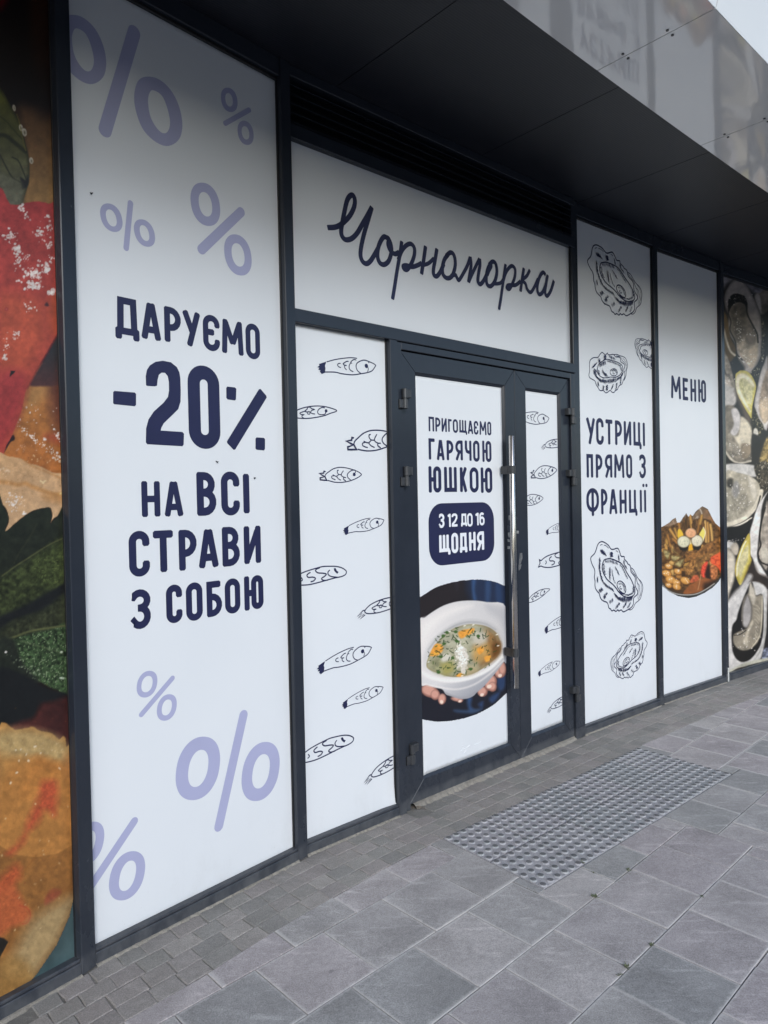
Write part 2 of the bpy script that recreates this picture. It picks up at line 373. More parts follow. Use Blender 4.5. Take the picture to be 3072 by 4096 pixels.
l0 = l0[np.argsort(l0[:, 0])]
def n_front(s): return np.interp(s, fs[:, 0], fs[:, 1])
def n_edge(s): return np.interp(s, l0[:, 0], l0[:, 1])
# bedding under everything (joints show it)
ss = np.linspace(-1.4, 7.8, 60); V = []; Fc = []
for s in ss: V += [gp(s, n_front(s)-0.25, -0.010), gp(s, 0.9, -0.010)]
Fc = [(2*i, 2*i+1, 2*i+3, 2*i+2) for i in range(len(ss)-1)]
Vb = [(x, y, -0.08) for x, y, z in V]; nb = len(V)
pavement = build('pavement', V+Vb, Fc+[tuple(nb+j for j in f[::-1]) for f in Fc], MAT['bedding']); tag(pavement, 'grey concrete slab pavement with a strip of small setts along the shop front', kind='structure')

rng = random.Random(7)
def clip(poly, a, b):            # keep the side of line a->b where cross >= 0
    out = []
    def side(p): return (b[0]-a[0])*(p[1]-a[1])-(b[1]-a[1])*(p[0]-a[0])
    for i in range(len(poly)):
        p, q = poly[i], poly[(i+1) % len(poly)]; sp, sq = side(p), side(q)
        if sp >= 0: out.append(p)
        if (sp >= 0) != (sq >= 0):
            t = sp/(sp-sq); out.append((p[0]+t*(q[0]-p[0]), p[1]+t*(q[1]-p[1])))
    return out
def shrink(poly, g):
    P = np.array(poly, float); n = len(P); area = 0.5*sum(P[i][0]*P[(i+1) % n][1]-P[(i+1) % n][0]*P[i][1] for i in range(n)); sg = 1 if area > 0 else -1
    out = []
    for i in range(n):
        e0 = P[i]-P[i-1]; e1 = P[(i+1) % n]-P[i]; l0_, l1_ = np.linalg.norm(e0), np.linalg.norm(e1)
        if l0_ < 1e-5 or l1_ < 1e-5: out.append(P[i]); continue
        e0 /= l0_; e1 /= l1_; n0 = np.array([-e0[1], e0[0]])*sg; n1 = np.array([-e1[1], e1[0]])*sg
        k = (n0+n1)/max(0.3, 1+n0 @ n1); out.append(P[i]+k*g)
    return np.array(out)
def area(poly):
    P = np.array(poly); return abs(0.5*np.sum(P[:, 0]*np.roll(P[:, 1], -1)-np.roll(P[:, 0], -1)*P[:, 1])) if len(P) > 2 else 0
def paver(name, poly, gap, bev, mat, parent, z=0.0, tilt=0.0015):
    poly = [p for i, p in enumerate(poly) if np.hypot(p[0]-poly[i-1][0], p[1]-poly[i-1][1]) > 0.004]
    if len(poly) < 3 or area(poly) < 0.0015: return None
    O = shrink(poly, gap); I = shrink(O, bev); n = len(O); dz = rng.uniform(-tilt, tilt); tx, ty = rng.uniform(-tilt, tilt)*4, rng.uniform(-tilt, tilt)*4; c = O.mean(0)
    zz = lambda p, h: z+h+dz+tx*(p[0]-c[0])+ty*(p[1]-c[1])
    V = [gp(p[0], p[1], z-0.05) for p in O]+[gp(p[0], p[1], zz(p, -bev*0.8)) for p in O]+[gp(p[0], p[1], zz(p, 0)) for p in I]
    Fc = [tuple(range(2*n, 3*n))]+[(i, (i+1) % n, n+(i+1) % n, n+i) for i in range(n)]+[(n+i, n+(i+1) % n, 2*n+(i+1) % n, 2*n+i) for i in range(n)]
    return build(name, V, Fc, mat, parent)
# tactile field: 6 x 2 studded tiles lying on their own axes
TD = rad(49.7); DT = np.array([math.sin(TD), math.cos(TD)]); NT = np.array([DT[1], -DT[0]])
T0, T1, TN0, TN1 = 2.361, 4.151, -2.398, -1.799
tq = [sn(DT*a+NT*b) for a, b in ((T0, TN0), (T1, TN0), (T1, TN1), (T0, TN1))]   # left-back, right-back, right-front, left-front
PITCHS = 0.3045
# left field of slabs
rows_l = [(-2.45, -2.1035, 1.188), (-2.1035, -1.797, 1.015), (-1.797, -1.487, 1.500), (-1.487, -1.183, 1.639), (-1.183, -0.876, 2.121), (-0.876, -0.570, 2.252),
          (-0.570, -0.264, 2.10), (-0.264, 0.042, 2.26), (0.042, 0.348, 2.09), (0.348, 0.654, 2.24)]
JS = 3.440
def add_slabs(rows, smin, smax, pitch, right):
    for r, (n0, n1, ph) in enumerate(rows):
        k0 = math.floor((smin-ph)/pitch); s = ph+k0*pitch
        while s < smax:
            a, b = max(s, smin), min(s+pitch, smax); s += pitch
            if b-a < 0.03: continue
            poly = [(a, n0), (b, n0), (b, n1), (a, n1)]
            ea, eb = (a, n_edge(a)), (b, n_edge(b))
            poly = clip(poly, ea, eb)                       # keep the street side of the sett edge
            if not poly: continue
            c = np.mean(poly, axis=0)
            if not right:
                if n1 < -1.75 and c[0] < 3.2: poly = clip(poly, tq[0], tq[3]) if r < 2 else poly   # ends at the tactile field
                if r == 2 and b > 2.46:
                    poly = clip(poly, tq[3], tq[2])
                if r < 2 and a > 2.47: continue
            else:
                if r >= 2 and a < 4.25: poly = clip(poly, tq[3], tq[2])
                if r < 2 or (r == 2 and a >= 4.25): pass
                if r < 2: poly = clip(poly, tq[2], tq[1])
            if len(poly) < 3: continue
            paver('slab', poly, rng.uniform(0.0012, 0.0028), 0.0022, MAT['slab'], pavement)
add_slabs(rows_l, 0.45, JS, PITCHS, False)
rows_r = [(-2.35, -1.965, 4.347), (-1.965, -1.655, 4.528), (-1.655, -1.343, 4.364), (-1.343, -1.035, 3.927), (-1.035, -0.73, 4.07), (-0.73, -0.42, 3.93), (-0.42, -0.11, 4.08), (-0.11, 0.20, 3.92)]
add_slabs(rows_r[:2], 4.255, 7.2, 0.3125, True)
for rr in (rows_r[2:],):
    for r, (n0, n1, ph) in enumerate(rr):
        s = ph+math.floor((JS-ph)/0.3105)*0.3105
        while s < 6.6:
            a, b = max(s, JS), s+0.3105; s += 0.3105
            if b-a < 0.03: continue
            poly = [(a, n0), (b, n0), (b, n1), (a, n1)]
            if r == 0 and a < 4.25:
                poly = clip(poly, tq[3], tq[2])
            if len(poly) > 2: paver('slab', poly, rng.uniform(0.0012, 0.0028), 0.0022, MAT['slab'], pavement)
for q_ in ([(2.4135, -1.797), (2.462, -1.797), (2.456, -1.662), (2.4135, -1.664)], [(4.262, -1.655), (4.362, -1.655), (4.362, -1.567), (4.255, -1.572)]): paver('slab', q_, 0.002, 0.002, MAT['slab'], pavement)
# setts
def sett_poly(a, b, n0, n1, n2, n3):
    # slightly irregular outline with several points on each side
    def edge(p, q, m, w): return [(p[0]+(q[0]-p[0])*i/m+rng.uniform(-w, w)*(i > 0), p[1]+(q[1]-p[1])*i/m+rng.uniform(-w, w)*(i > 0)) for i in range(m)]
    c = [(a, n0), (b, n1), (b+rng.uniform(-.004, .004), n2), (a+rng.uniform(-.004, .004), n3)]
    P = []
    for i in range(4): P += edge(c[i], c[(i+1) % 4], 3, 0.0022)
    return P
NR = 4
sj_ = np.linspace(0.6, 7.1, 90); V = []
for s in sj_: V += [gp(s, n_front(s)-0.06, -0.0045), gp(s, n_edge(s)-0.004, -0.0045)]
jo = build('joint_sand', V, [(2*i, 2*i+1, 2*i+3, 2*i+2) for i in range(len(sj_)-1)], MAT['bedding'], pavement); jo['kind'] = 'stuff'
hole = np.array(sn(G(1665, 3240)))
for r in range(NR):
    s = 0.62+rng.uniform(0, 0.1); f0, f1 = r/NR, (r+1)/NR
    while s < 7.1:
        L = rng.choice([0.088, 0.100, 0.106, 0.112, 0.128]); e = s+L
        back = 0.03 if r == 0 and 2.46 < (s+e)/2 < 4.2 else 0.0
        nn = [n_front(s)*(1-f)+n_edge(s)*f for f in (f0, f1)]; ne = [n_front(e)*(1-f)+n_edge(e)*f for f in (f0, f1)]
        c = np.array([(s+e)/2, (nn[0]+nn[1])/2])
        if np.linalg.norm(c-hole) > 0.05:
            paver('sett', sett_poly(s, e, nn[0]-back, ne[0]-back, ne[1], nn[1]), 0.0012, 0.0032, MAT['sett'], pavement, tilt=0.0009)
        s = e
# tactile tiles
tact = empty('tactile_paving', (float((DT*T0+NT*TN0)[0]), float((DT*T0+NT*TN0)[1]), 0)); tag(tact, 'studded tactile warning tiles laid two by six outside the glass door', kind='structure')
tw, tl = (TN1-TN0)/2, (T1-T0)/6
hw, hl = tw/2-0.003, tl/2-0.003
tb = MB(); q = [(-hl, -hw), (hl, -hw), (hl, hw), (-hl, hw)]
tb.bevel_prism([(x, y, -0.04) for x, y in q], [(x, y, 0.002) for x, y in q], 0.003)
# a low truncated cone: worn dark top, paler skirt
def stud_mesh():
    prof = [(0.0185, 0.0), (0.0165, 0.0022), (0.0135, 0.0048), (0.0105, 0.0056), (0.0, 0.0058)]; seg = 12; V = []; Fc = []
    for rr, h in prof[:-1]:
        for i in range(seg):
            a = 2*math.pi*i/seg; V.append((rr*math.cos(a), rr*math.sin(a), h))
    V.append((0, 0, prof[-1][1])); top = len(V)-1
    for k in range(len(prof)-2):
        for i in range(seg):
            j = (i+1) % seg; Fc.append((k*seg+i, k*seg+j, (k+1)*seg+j, (k+1)*seg+i))
    k = len(prof)-2
    for i in range(seg): Fc.append((k*seg+i, k*seg+(i+1) % seg, top))
    return V, Fc, seg
SV, SF, SEG = stud_mesh()
sme = bpy.data.meshes.new('stud'); sme.from_pydata(SV, [], SF); sme.materials.append(MAT['skirt']); sme.materials.append(MAT['stud'])
for i, p in enumerate(sme.polygons): p.material_index = 1 if i >= SEG*2 else 0; p.use_smooth = True
tme = bpy.data.meshes.new('tile'); tme.from_pydata(tb.v, [], tb.f); tme.materials.append(MAT['tactile'])
for i in range(6):
    for j in range(2):
        c = DT*(T0+tl*(i+0.5))+NT*(TN0+tw*(j+0.5))
        t = inst(tme, 'tile', (c[0], c[1], rng.uniform(-0.001, 0.001)), rad(90-49.7), tact)
        ca, sa = math.cos(rad(90-49.7)), math.sin(rad(90-49.7))
        if i < 4:
            for a in range(6):
                for b in range(6):
                    o = bpy.data.objects.new('stud', sme); COL.objects.link(o); o.parent = t
                    o.location = ((a-2.5)*0.0512, (b-2.5)*0.0512, 0.0021)
        else:
            V = []; Fc = []
            for a in range(6):
                for b in range(6):
                    base = len(V); V += [(x+(a-2.5)*0.0512, y+(b-2.5)*0.0512, z+0.0021) for x, y, z in SV]; Fc += [tuple(q+base for q in f) for f in SF]
            me = bpy.data.meshes.new('studs'); me.from_pydata(V, [], Fc); me.materials.append(MAT['skirt']); me.materials.append(MAT['stud'])
            for q, p in enumerate(me.polygons): p.material_index = 1 if q % len(SF) >= SEG*2 else 0; p.use_smooth = True
            o = bpy.data.objects.new('studs', me); COL.objects.link(o); o.parent = t; o['kind'] = 'stuff'
# mortar fillet round the tactile field
# ================================================================ THE SHOP BUILDING
TOP = 3.65
bld_pt = place('C', [(1.9, 0)], 0.0)[0]
bld = empty('shop_building', tuple(bld_pt)); tag(bld, 'dark grey framed shop front of tall glazed bays curving along the pavement', 'building')
FR_M = MAT['frame']
def post_between(pl, pr, z0=0.0, z1=TOP, depth=0.13, name='post'):
    a, b = G(*pl), G(*pr); w = b-a; n = np.array([w[1], -w[0]])/np.linalg.norm(w)
    q = [a, b]; mb = MB()
    Bk = [(*(a-n*depth), z0), (*(b-n*depth), z0), (*(b-n*depth), z1), (*(a-n*depth), z1)]
    Ft = [(*a, z0), (*b, z0), (*b, z1), (*a, z1)]
    mb.bevel_prism(Bk, Ft, 0.003); return mb.build(name, FR_M, bld)
post_between((329,3905), (386,3865)); post_between((1196,3446), (1233,3426)); post_between((2320,2953), (2343,2943))
post_between((2642,2823), (2657,2818)); post_between((2905,2730), (2917,2724))
# posts beyond the picture's edges
aend = BAY['A'][0]; pA = place('A', [(0.02, 0), (0.08, 0)], 0.0); mb = MB(); mb.box('A', 0.02, 0.08, 0, TOP, 0.0, 0.13); mb.build('post', FR_M, bld)
mb = MB(); mb.box('F', 7.02, 7.075, 0, TOP, 0.0, 0.13); mb.build('post', FR_M, bld)
# rails: (bay, u0, u1) between posts
SPAN = {'A': (0.08, 1.207), 'B': (1.107, 2.052), 'D': (4.118, 5.064), 'E': (5.082, 6.004), 'F': (6.052, 7.02)}
SPAN['A'] = (0.08, float(G(329,3905) @ BAY['A'][0])); SPAN['B'] = (float(G(386,3865) @ BAY['B'][0]), float(G(1196,3446) @ BAY['B'][0]))
SPAN['D'] = (float(G(2343,2943) @ BAY['D'][0]), float(G(2642,2823) @ BAY['D'][0])); SPAN['E'] = (float(G(2657,2818) @ BAY['E'][0]), float(G(2905,2730) @ BAY['E'][0]))
SPAN['F'] = (float(G(2917,2724) @ BAY['F'][0]), 7.02)
SILL = 0.058
for k, (u0, u1) in SPAN.items():
    mb = MB(); mb.box(k, u0, u1, -0.02, SILL-0.012, 0.0015, 0.1, 0.003); mb.box(k, u0, u1, SILL-0.012, SILL, 0.008, 0.1, 0.003); mb.build('sill', FR_M, bld)
    mb = MB(); mb.box(k, u0-0.01, u1+0.01, 3.566, TOP, 0.010, 0.11, 0.003); mb.build('head_rail', FR_M, bld)
    mb = MB(); mb.box(k, u0, u1, 3.552, 3.567, 0.024, 0.05, 0.002); mb.build('glazing_bead', MAT['gasket'], bld)
    mb = MB(); mb.box(k, u0-0.012, u0+0.010, SILL, 3.56, 0.0275, 0.05, 0.001); mb.build('glazing_bead', MAT['gasket'], bld)
    mb = MB(); mb.box(k, u1-0.006, u1+0.012, SILL, 3.56, 0.0275, 0.05, 0.001); mb.build('glazing_bead', MAT['gasket'], bld)
UC0 = float(G(1233,3426) @ BAY['C'][0]); UC1 = float(G(2320,2953) @ BAY['C'][0])
UP0, UP1 = 2.415, 2.466                      # post between fish pane and door
mb = MB(); mb.box('C', UC0, UP0, -0.02, SILL-0.012, 0.0015, 0.1, 0.003); mb.box('C', UC0, UP0, SILL-0.012, SILL, 0.008, 0.1, 0.003); mb.build('sill', FR_M, bld)
mb = MB(); mb.box('C', UP0, UP1, 0.0, 2.474, 0.0, 0.12); mb.build('post', FR_M, bld)
mb = MB(); mb.box('C', UC0-0.004, UC1+0.004, 2.474, 2.537, 0.0012, 0.12, 0.003); mb.build('transom', FR_M, bld)
mb = MB(); mb.box('C', UC0-0.004, UC1+0.02, 3.318, 3.385, 0.0035, 0.12, 0.003); mb.build('head_rail', FR_M, bld)
mb = MB(); mb.box('C', UC0-0.004, UC1+0.02, 3.600, TOP, 0.004, 0.12, 0.003); mb.build('head_rail', FR_M, bld)
# louvre over the sign
lv = MB(); lv.box('C', UC0, UC1, 3.385, 3.600, 0.085, 0.11, 0); lou = lv.build('louvre', MAT['gasket'], bld)
for i in range(5):
    z = 3.392+i*0.042; A = place('C', [(UC0, z), (UC1, z)], 0.010); B = place('C', [(UC0, z+0.034), (UC1, z+0.034)], 0.060); th = np.array([0, 0, 0.005])
    mb = MB(); mb.prism([A[0], A[1], B[1], B[0]], [A[0]+th, A[1]+th, B[1]+th, B[0]+th]); mb.build('slat', FR_M, lou)
# door frame (jambs and head) fixed in the front
DL, DM0, DM1, DR, DZ0, DZ1 = 2.511, 3.4668, 3.4696, 4.046, 0.020, 2.431
mb = MB(); mb.box('C', UP1+0.001, DL-0.004, 0.0, 2.473, 0.014, 0.12); mb.build('door_jamb', FR_M, bld)
mb = MB(); mb.box('C', DR+0.004, UC1+0.002, 0.0, 2.473, 0.014, 0.12); mb.build('door_jamb', FR_M, bld)
mb = MB(); mb.box('C', DL-0.004, DR+0.004, DZ1+0.004, 2.473, 0.014, 0.12); mb.build('door_head', FR_M, bld)
mb = MB(); mb.box('C', DL-0.004, DR+0.004, 0.0, DZ1+0.004, 0.075, 0.12, 0); mb.build('door_backing', MAT['gasket'], bld)
for k, u0, u1, z0, z1 in (('C', UC0, UP0, SILL, 2.474), ('C', UC0, UC1, 2.537, 3.318)):
    for a, b, c, d in ((u0-0.004, u0+0.010, z0, z1), (u1-0.006, u1+0.004, z0, z1)):
        mb = MB(); mb.box(k, a, b, c, d, 0.0275, 0.05, 0.001); mb.build('glazing_bead', MAT['gasket'], bld)
DB = 0.030                                    # door leaf face behind the post fronts
def leaf(u0, u1, g0, g1, gz0, gz1, name='door', label=None):
    p = place('C', [(u0, DZ0)], DB)[0]; lf = empty(name, (0, 0, 0)); lf.parent = bld; lf.location = Vector(p)-world_loc(bld)
    if label: lf['label'] = label
    e = 0.0006
    mem = [[(u0, DZ0+e), (g0, gz0+e), (g0, gz1-e), (u0, DZ1-e)], [(g1, gz0+e), (u1, DZ0+e), (u1, DZ1-e), (g1, gz1-e)],
           [(u0+e, DZ0), (u1-e, DZ0), (g1-e, gz0), (g0+e, gz0)], [(g0+e, gz1), (g1-e, gz1), (u1-e, DZ1), (u0+e, DZ1)]]
    for q, nm in zip(mem, ('stile', 'stile', 'bottom_rail', 'top_rail')):
        mb = MB(); mb.bevel_prism(place('C', q, DB+0.04), place('C', q, DB), 0.0015); mb.build(nm, FR_M, lf)
    # sloped glazing bead
    w = 0.014
    for q in ([(g0, gz0), (g0+w, gz0+w), (g0+w, gz1-w), (g0, gz1)], [(g1-w, gz0+w), (g1, gz0), (g1, gz1), (g1-w, gz1-w)],
              [(g0, gz0), (g1, gz0), (g1-w, gz0+w), (g0+w, gz0+w)], [(g0+w, gz1-w), (g1-w, gz1-w), (g1, gz1), (g0, gz1)]):
        Bk = place('C', q, DB+0.02); dep = [DB+0.004 if (abs(u-g0) < 1e-6 or abs(u-g1) < 1e-6 or abs(z-gz0) < 1e-6 or abs(z-gz1) < 1e-6) else DB+0.013 for u, z in q]
        mb = MB(); mb.prism(Bk, place('C', q, dep)); mb.build('glazing_bead', FR_M, lf)
    mb = MB(); mb.box('C', g0, g1, gz0, gz1, DB+0.0205, DB+0.03, 0); mb.build('pane', MAT['glass'], lf)
    return lf
DF = DB+0.016                                  # the film on the door panes
f1 = dict(tl=wall('C', 'K7', [(218,404)], DF)[0], tr=wall('C', 'K7', [(918,503)], DF)[0], bl=wall('C', 'K8', [(287,1808)], DF)[0], br=wall('C', 'K8', [(968,1553)], DF)[0])
f2 = dict(tl=wall('C', 'K7', [(1098,527)], DF)[0], tr=wall('C', 'K7', [(1360,560)], DF)[0], bl=wall('C', 'K8', [(1155,1475)], DF)[0], br=wall('C', 'K8', [(1412,1385)], DF)[0])
def lim(f): return (f['tl'][0]+f['bl'][0])/2, (f['tr'][0]+f['br'][0])/2, (f['bl'][1]+f['br'][1])/2, (f['tl'][1]+f['tr'][1])/2
A1 = lim(f1); A2 = lim(f2)
leaf1 = leaf(DL, DM0, A1[0]-0.012, A1[1]+0.012, A1[2]-0.014, A1[3]+0.012, label='wide door leaf with the long steel pull handle')
leaf2 = leaf(DM1, DR, A2[0]-0.010, A2[1]+0.012, A2[2]-0.014, A2[3]+0.012, label='narrow door leaf beside the handle')
# hinges: an upper knuckle on the leaf and a lower knuckle on the jamb
def hinge(lf, ucen, zc, sgn):
    r = 0.0155; fb = 0.014-0.013; mb = MB()
    P = lambda u, z, b: place('C', [(u, z)], b)[0]
    mb.tube(P(ucen, zc+0.002, fb), P(ucen, zc+0.052, fb), r, 18, 0.002); mb.tube(P(ucen, zc-0.052, fb), P(ucen, zc-0.003, fb), r, 18, 0.002); mb.tube(P(ucen, zc-0.004, fb), P(ucen, zc+0.003, fb), r*0.7, 12)
    a, b = sorted((ucen, ucen+sgn*0.046)); mb.box('C', a, b, zc+0.007, zc+0.050, fb-0.004, DB+0.002, 0.002)
    a, b = sorted((ucen, ucen-sgn*0.040)); mb.box('C', a, b, zc-0.050, zc-0.006, fb-0.004, 0.018, 0.002)
    return mb.build('hinge', MAT['hinge'], lf, False)
for (x, y) in ((1616, 1594), (1622, 1905), (1646, 3018)):
    hinge(leaf1, 2.512, W('C', x, y, 0.0)[1], 1)
for (x, y) in ((2283, 1663), (2285, 1909), (2300, 2778)):
    hinge(leaf2, 4.047, W('C', x, y, 0.0)[1], -1)
# pull handle
HB = -0.045; ht = W('C', 2048, 1743, HB); hb = W('C', 2062, 2753, HB); hu = (ht[0]+hb[0])/2
mb = MB(); mb.tube(place('C', [(hu, hb[1])], HB)[0], place('C', [(hu, ht[1])], HB)[0], 0.0165, 24, 0.0015); mb.build('pull_handle', MAT['steel'], leaf1, True)
for (x, y) in ((2050, 1879), (2061, 2612)):
    z = W('C', x, y, HB)[1]; mb = MB()
    mb.tube(place('C', [(hu, z-0.024)], HB)[0], place('C', [(hu, z+0.024)], HB)[0], 0.0205, 24, 0.001)
    mb.box('C', hu-0.012, hu+0.012, z-0.024, z+0.024, HB+0.012, DB+0.001, 0.001); mb.build('handle_bracket', MAT['hinge'], leaf1)
# torn sticker remains on the meeting stiles
def scrap(lf, c, pts, mat, lift=0.0006):
    q = wall('C', c, pts, DB-lift); mb = MB(); mb.prism(place('C', q, DB-0.0001), place('C', q, DB-lift)); mb.build('sticker_residue', mat, lf)
for pts in ([(255,1680),(290,1690),(292,1725),(262,1722)], [(258,1785),(295,1788),(296,1830),(256,1826)], [(265,1590),(290,1580),(292,1640),(285,1665),(270,1640)], [(276,1335),(292,1330),(288,1400),(280,1410)]):
    scrap(leaf1, 'O6', pts, MAT['sticker'])
for pts in ([(392,1555),(425,1560),(424,1602),(390,1600)], [(440,1890),(475,1885),(480,1960),(455,2040),(425,2080),(430,1990)], [(420,2060),(468,2050),(450,2120),(425,2150)]):
    scrap(leaf2, 'O6', pts, plain('worn_patch', (0.11, 0.11, 0.112), 0.7, nscale=90, namp=0.5) if pts[0][0] > 410 else MAT['sticker'])
# bare strip at the foot of the last post
q = [G(2911, 2727), G(2916, 2725)]; wv_ = q[1]-q[0]; nv = np.array([wv_[1], -wv_[0]])/np.linalg.norm(wv_)
mb = MB(); f0 = [(*(q[0]+nv*0.003), 0.0), (*(q[1]+nv*0.003), 0.0), (*(q[1]+nv*0.003), 0.118), (*(q[0]+nv*0.003), 0.124)]; b0_ = [(x-nv[0]*0.0025, y-nv[1]*0.0025, z) for x, y, z in f0]
mb.prism(b0_, f0); mb.build('bare_patch', MAT['white_wear'], bld)

# ---------------------------------------------------------------- canopy
fv = [place('A', [(0.0, 0)], 0)[0][:2]-BAY['A'][0]*1.2]+[G(*p) for p in ((358,3886), (1215,3436), (2331,2948), (2650,2820), (2911,2727))]+[place('F', [(7.05, 0)], 0)[0][:2]]
fv.append(fv[-1]+np.array([math.sin(rad(55.5)), math.cos(rad(55.5))])*2.2)
fc = spline(np.array(fv), False, 12)
seg = np.linalg.norm(np.diff(fc, axis=0), axis=1); arc = np.concatenate([[0], np.cumsum(seg)])
tan = np.gradient(fc, axis=0); tan /= np.linalg.norm(tan, axis=1)[:, None]; nor = np.column_stack([tan[:, 1], -tan[:, 0]])
def at(a, off):
    p = np.array([np.interp(a, arc, fc[:, i]) for i in (0, 1)]); n = np.array([np.interp(a, arc, nor[:, i]) for i in (0, 1)]); return p+n/np.linalg.norm(n)*off
def arc_of(p):
    aa = np.linspace(0, arc[-1], 900); best = None
    for a in aa:
        q = at(a, 0); t = np.array([np.interp(a, arc, tan[:, i]) for i in (0, 1)]); v = abs((np.array(p)-q) @ t)
        if best is None or v < best[0]: best = (v, a)
    return best[1]
canopy = empty('canopy', (0, 0, 0)); canopy.parent = bld; canopy.location = Vector((*at(arc_of((0.9, 3.6)), 0.5), TOP))-world_loc(bld)
def strip(a0, a1, prof_in, n=5):
    """panel that follows the curve: prof = list of (offset, z) outline lower side then upper side"""
    V = []; Fc = []; m_ = len(prof_in)
    for i in range(n+1):
        a = a0+(a1-a0)*i/n
        for off, z in prof_in: V.append((*at(a, off), z))
    for i in range(n):
        for j in range(m_): Fc.append((i*m_+j, i*m_+(j+1) % m_, (i+1)*m_+(j+1) % m_, (i+1)*m_+j))
    Fc += [tuple(range(m_))[::-1], tuple(range(n*m_, (n+1)*m_))]
    return V, Fc
GJ = 0.0022
sj = [arc_of(p) for p in ((0.061, 3.143), (1.194, 3.462), (1.943, 4.141), (2.424, 4.966))]
sp_ = np.mean(np.diff(sj[:3])); sj = [sj[0]-sp_*i for i in (3, 2, 1)]+sj[:3]+[sj[2]+sp_*i for i in range(1, 8)]
sj = [a for a in sj if a < arc[-1]]; sj = [0.0]+[a for a in sj if a > 0.2]+[arc[-1]]
for a0, a1 in zip(sj, sj[1:]):
    V, Fc = strip(a0+GJ, a1-GJ, [(-0.05, TOP), (1.02, TOP), (1.02, TOP+0.02), (-0.05, TOP+0.02)]); build('soffit_panel', V, Fc, MAT['soffit'], canopy)
V, Fc = strip(0, arc[-1], [(-0.05, TOP+0.024), (1.5, TOP+0.024), (1.5, TOP+0.5), (-0.05, TOP+0.5)], 40); build('canopy_core', V, Fc, MAT['gasket'], canopy)
LZ = 3.47; j1 = arc_of((1.12, 2.84)); j2 = arc_of((1.80, 3.575)); lp = j2-j1
lj = [j1+lp*i for i in range(-6, 12)]; lj = [a for a in lj if 0.1 < a < arc[-1]-0.1]; lj = [0.0]+lj+[arc[-1]]
for a0, a1 in zip(lj, lj[1:]):
    V, Fc = strip(a0+GJ, a1-GJ, [(1.04, LZ), (1.535, LZ), (1.535, LZ+0.006), (1.044, LZ+0.006), (1.044, TOP+0.019), (1.04, TOP+0.019)], 8); build('edge_panel', V, Fc, MAT['canopy'], canopy)
    V, Fc = strip(a0+GJ, a1-GJ, [(1.537, LZ), (1.76, LZ+0.72), (1.755, LZ+0.72), (1.532, LZ+0.0065)], 8); build('fascia_panel', V, Fc, MAT['canopy'], canopy)
V, Fc = strip(0, arc[-1], [(1.05, LZ+0.012), (1.525, LZ+0.012), (1.525, TOP+0.4), (1.05, TOP+0.4)], 40); build('edge_core', V, Fc, MAT['gasket'], canopy)
# rivet pairs at the panel joints
rvm = MB(); rvm.tube((0, 0, -0.003), (0, 0, 0.0), 0.006, 10); rme = bpy.data.meshes.new('rivet'); rme.from_pydata(rvm.v, [], rvm.f); rme.materials.append(MAT['hinge'])
for a in (j1, j2):
    for off in (1.17, 1.36):
        for da in (-0.022, 0.022):
            p = at(a+da, off); inst(rme, 'rivet', (p[0], p[1], LZ-0.0002), 0, canopy)
# storey above the canopy
V, Fc = strip(0, arc[-1], [(0.0, TOP+0.51), (0.0, 9.0), (-0.4, 9.0), (-0.4, TOP+0.51)], 40); build('upper_wall', V, Fc, MAT['wall'], bld)
V, Fc = strip(0, arc[-1], [(-0.14, -0.02), (-0.14, TOP+0.5), (-0.3, TOP+0.5), (-0.3, -0.02)], 40); build('back_wall', V, Fc, MAT['gasket'], bld)

# ---------------------------------------------------------------- unseen building added behind the viewer only to close off the low sky
fbn, fbd = BAY['C'][1], BAY['C'][0]
def across(a, b, z): p = fbn*(BAY['C'][2]+31+b)+fbd*(3.0+a); return (p[0], p[1], z)
opp = empty('added_sky_block', across(0, 0, -0.09)); tag(opp, 'added unseen building behind the viewer, shutting out the low sky', 'building')
mb = MB(); mb.prism([across(a, b, -0.09) for a, b in ((-45, 0), (45, 0), (45, 8), (-45, 8))], [across(a, b, 6.2) for a, b in ((-45, 0), (45, 0), (45, 8), (-45, 8))]); mb.build('wall', plain('render_coat', (0.30, 0.29, 0.27), 0.8, nscale=0.6, namp=0.2), opp)
wm = bpy.data.meshes.new('window'); A_ = across(0, 0, 0); 
Vw = [tuple(np.array(across(a, b, z))-np.array(A_)) for b in (0.0, -0.06) for a, z in ((-0.7, -0.9), (0.7, -0.9), (0.7, 0.9), (-0.7, 0.9))]
wm.from_pydata(Vw, [], [(4, 5, 6, 7), (0, 1, 5, 4), (1, 2, 6, 5), (2, 3, 7, 6), (3, 0, 4, 7)]); wm.materials.append(MAT['glass'])
for i in range(-13, 14):
    for z in (1.7, 4.4): inst(wm, 'window', across(i*3.3, -0.003, z), 0, opp)  # invented windows on the added block

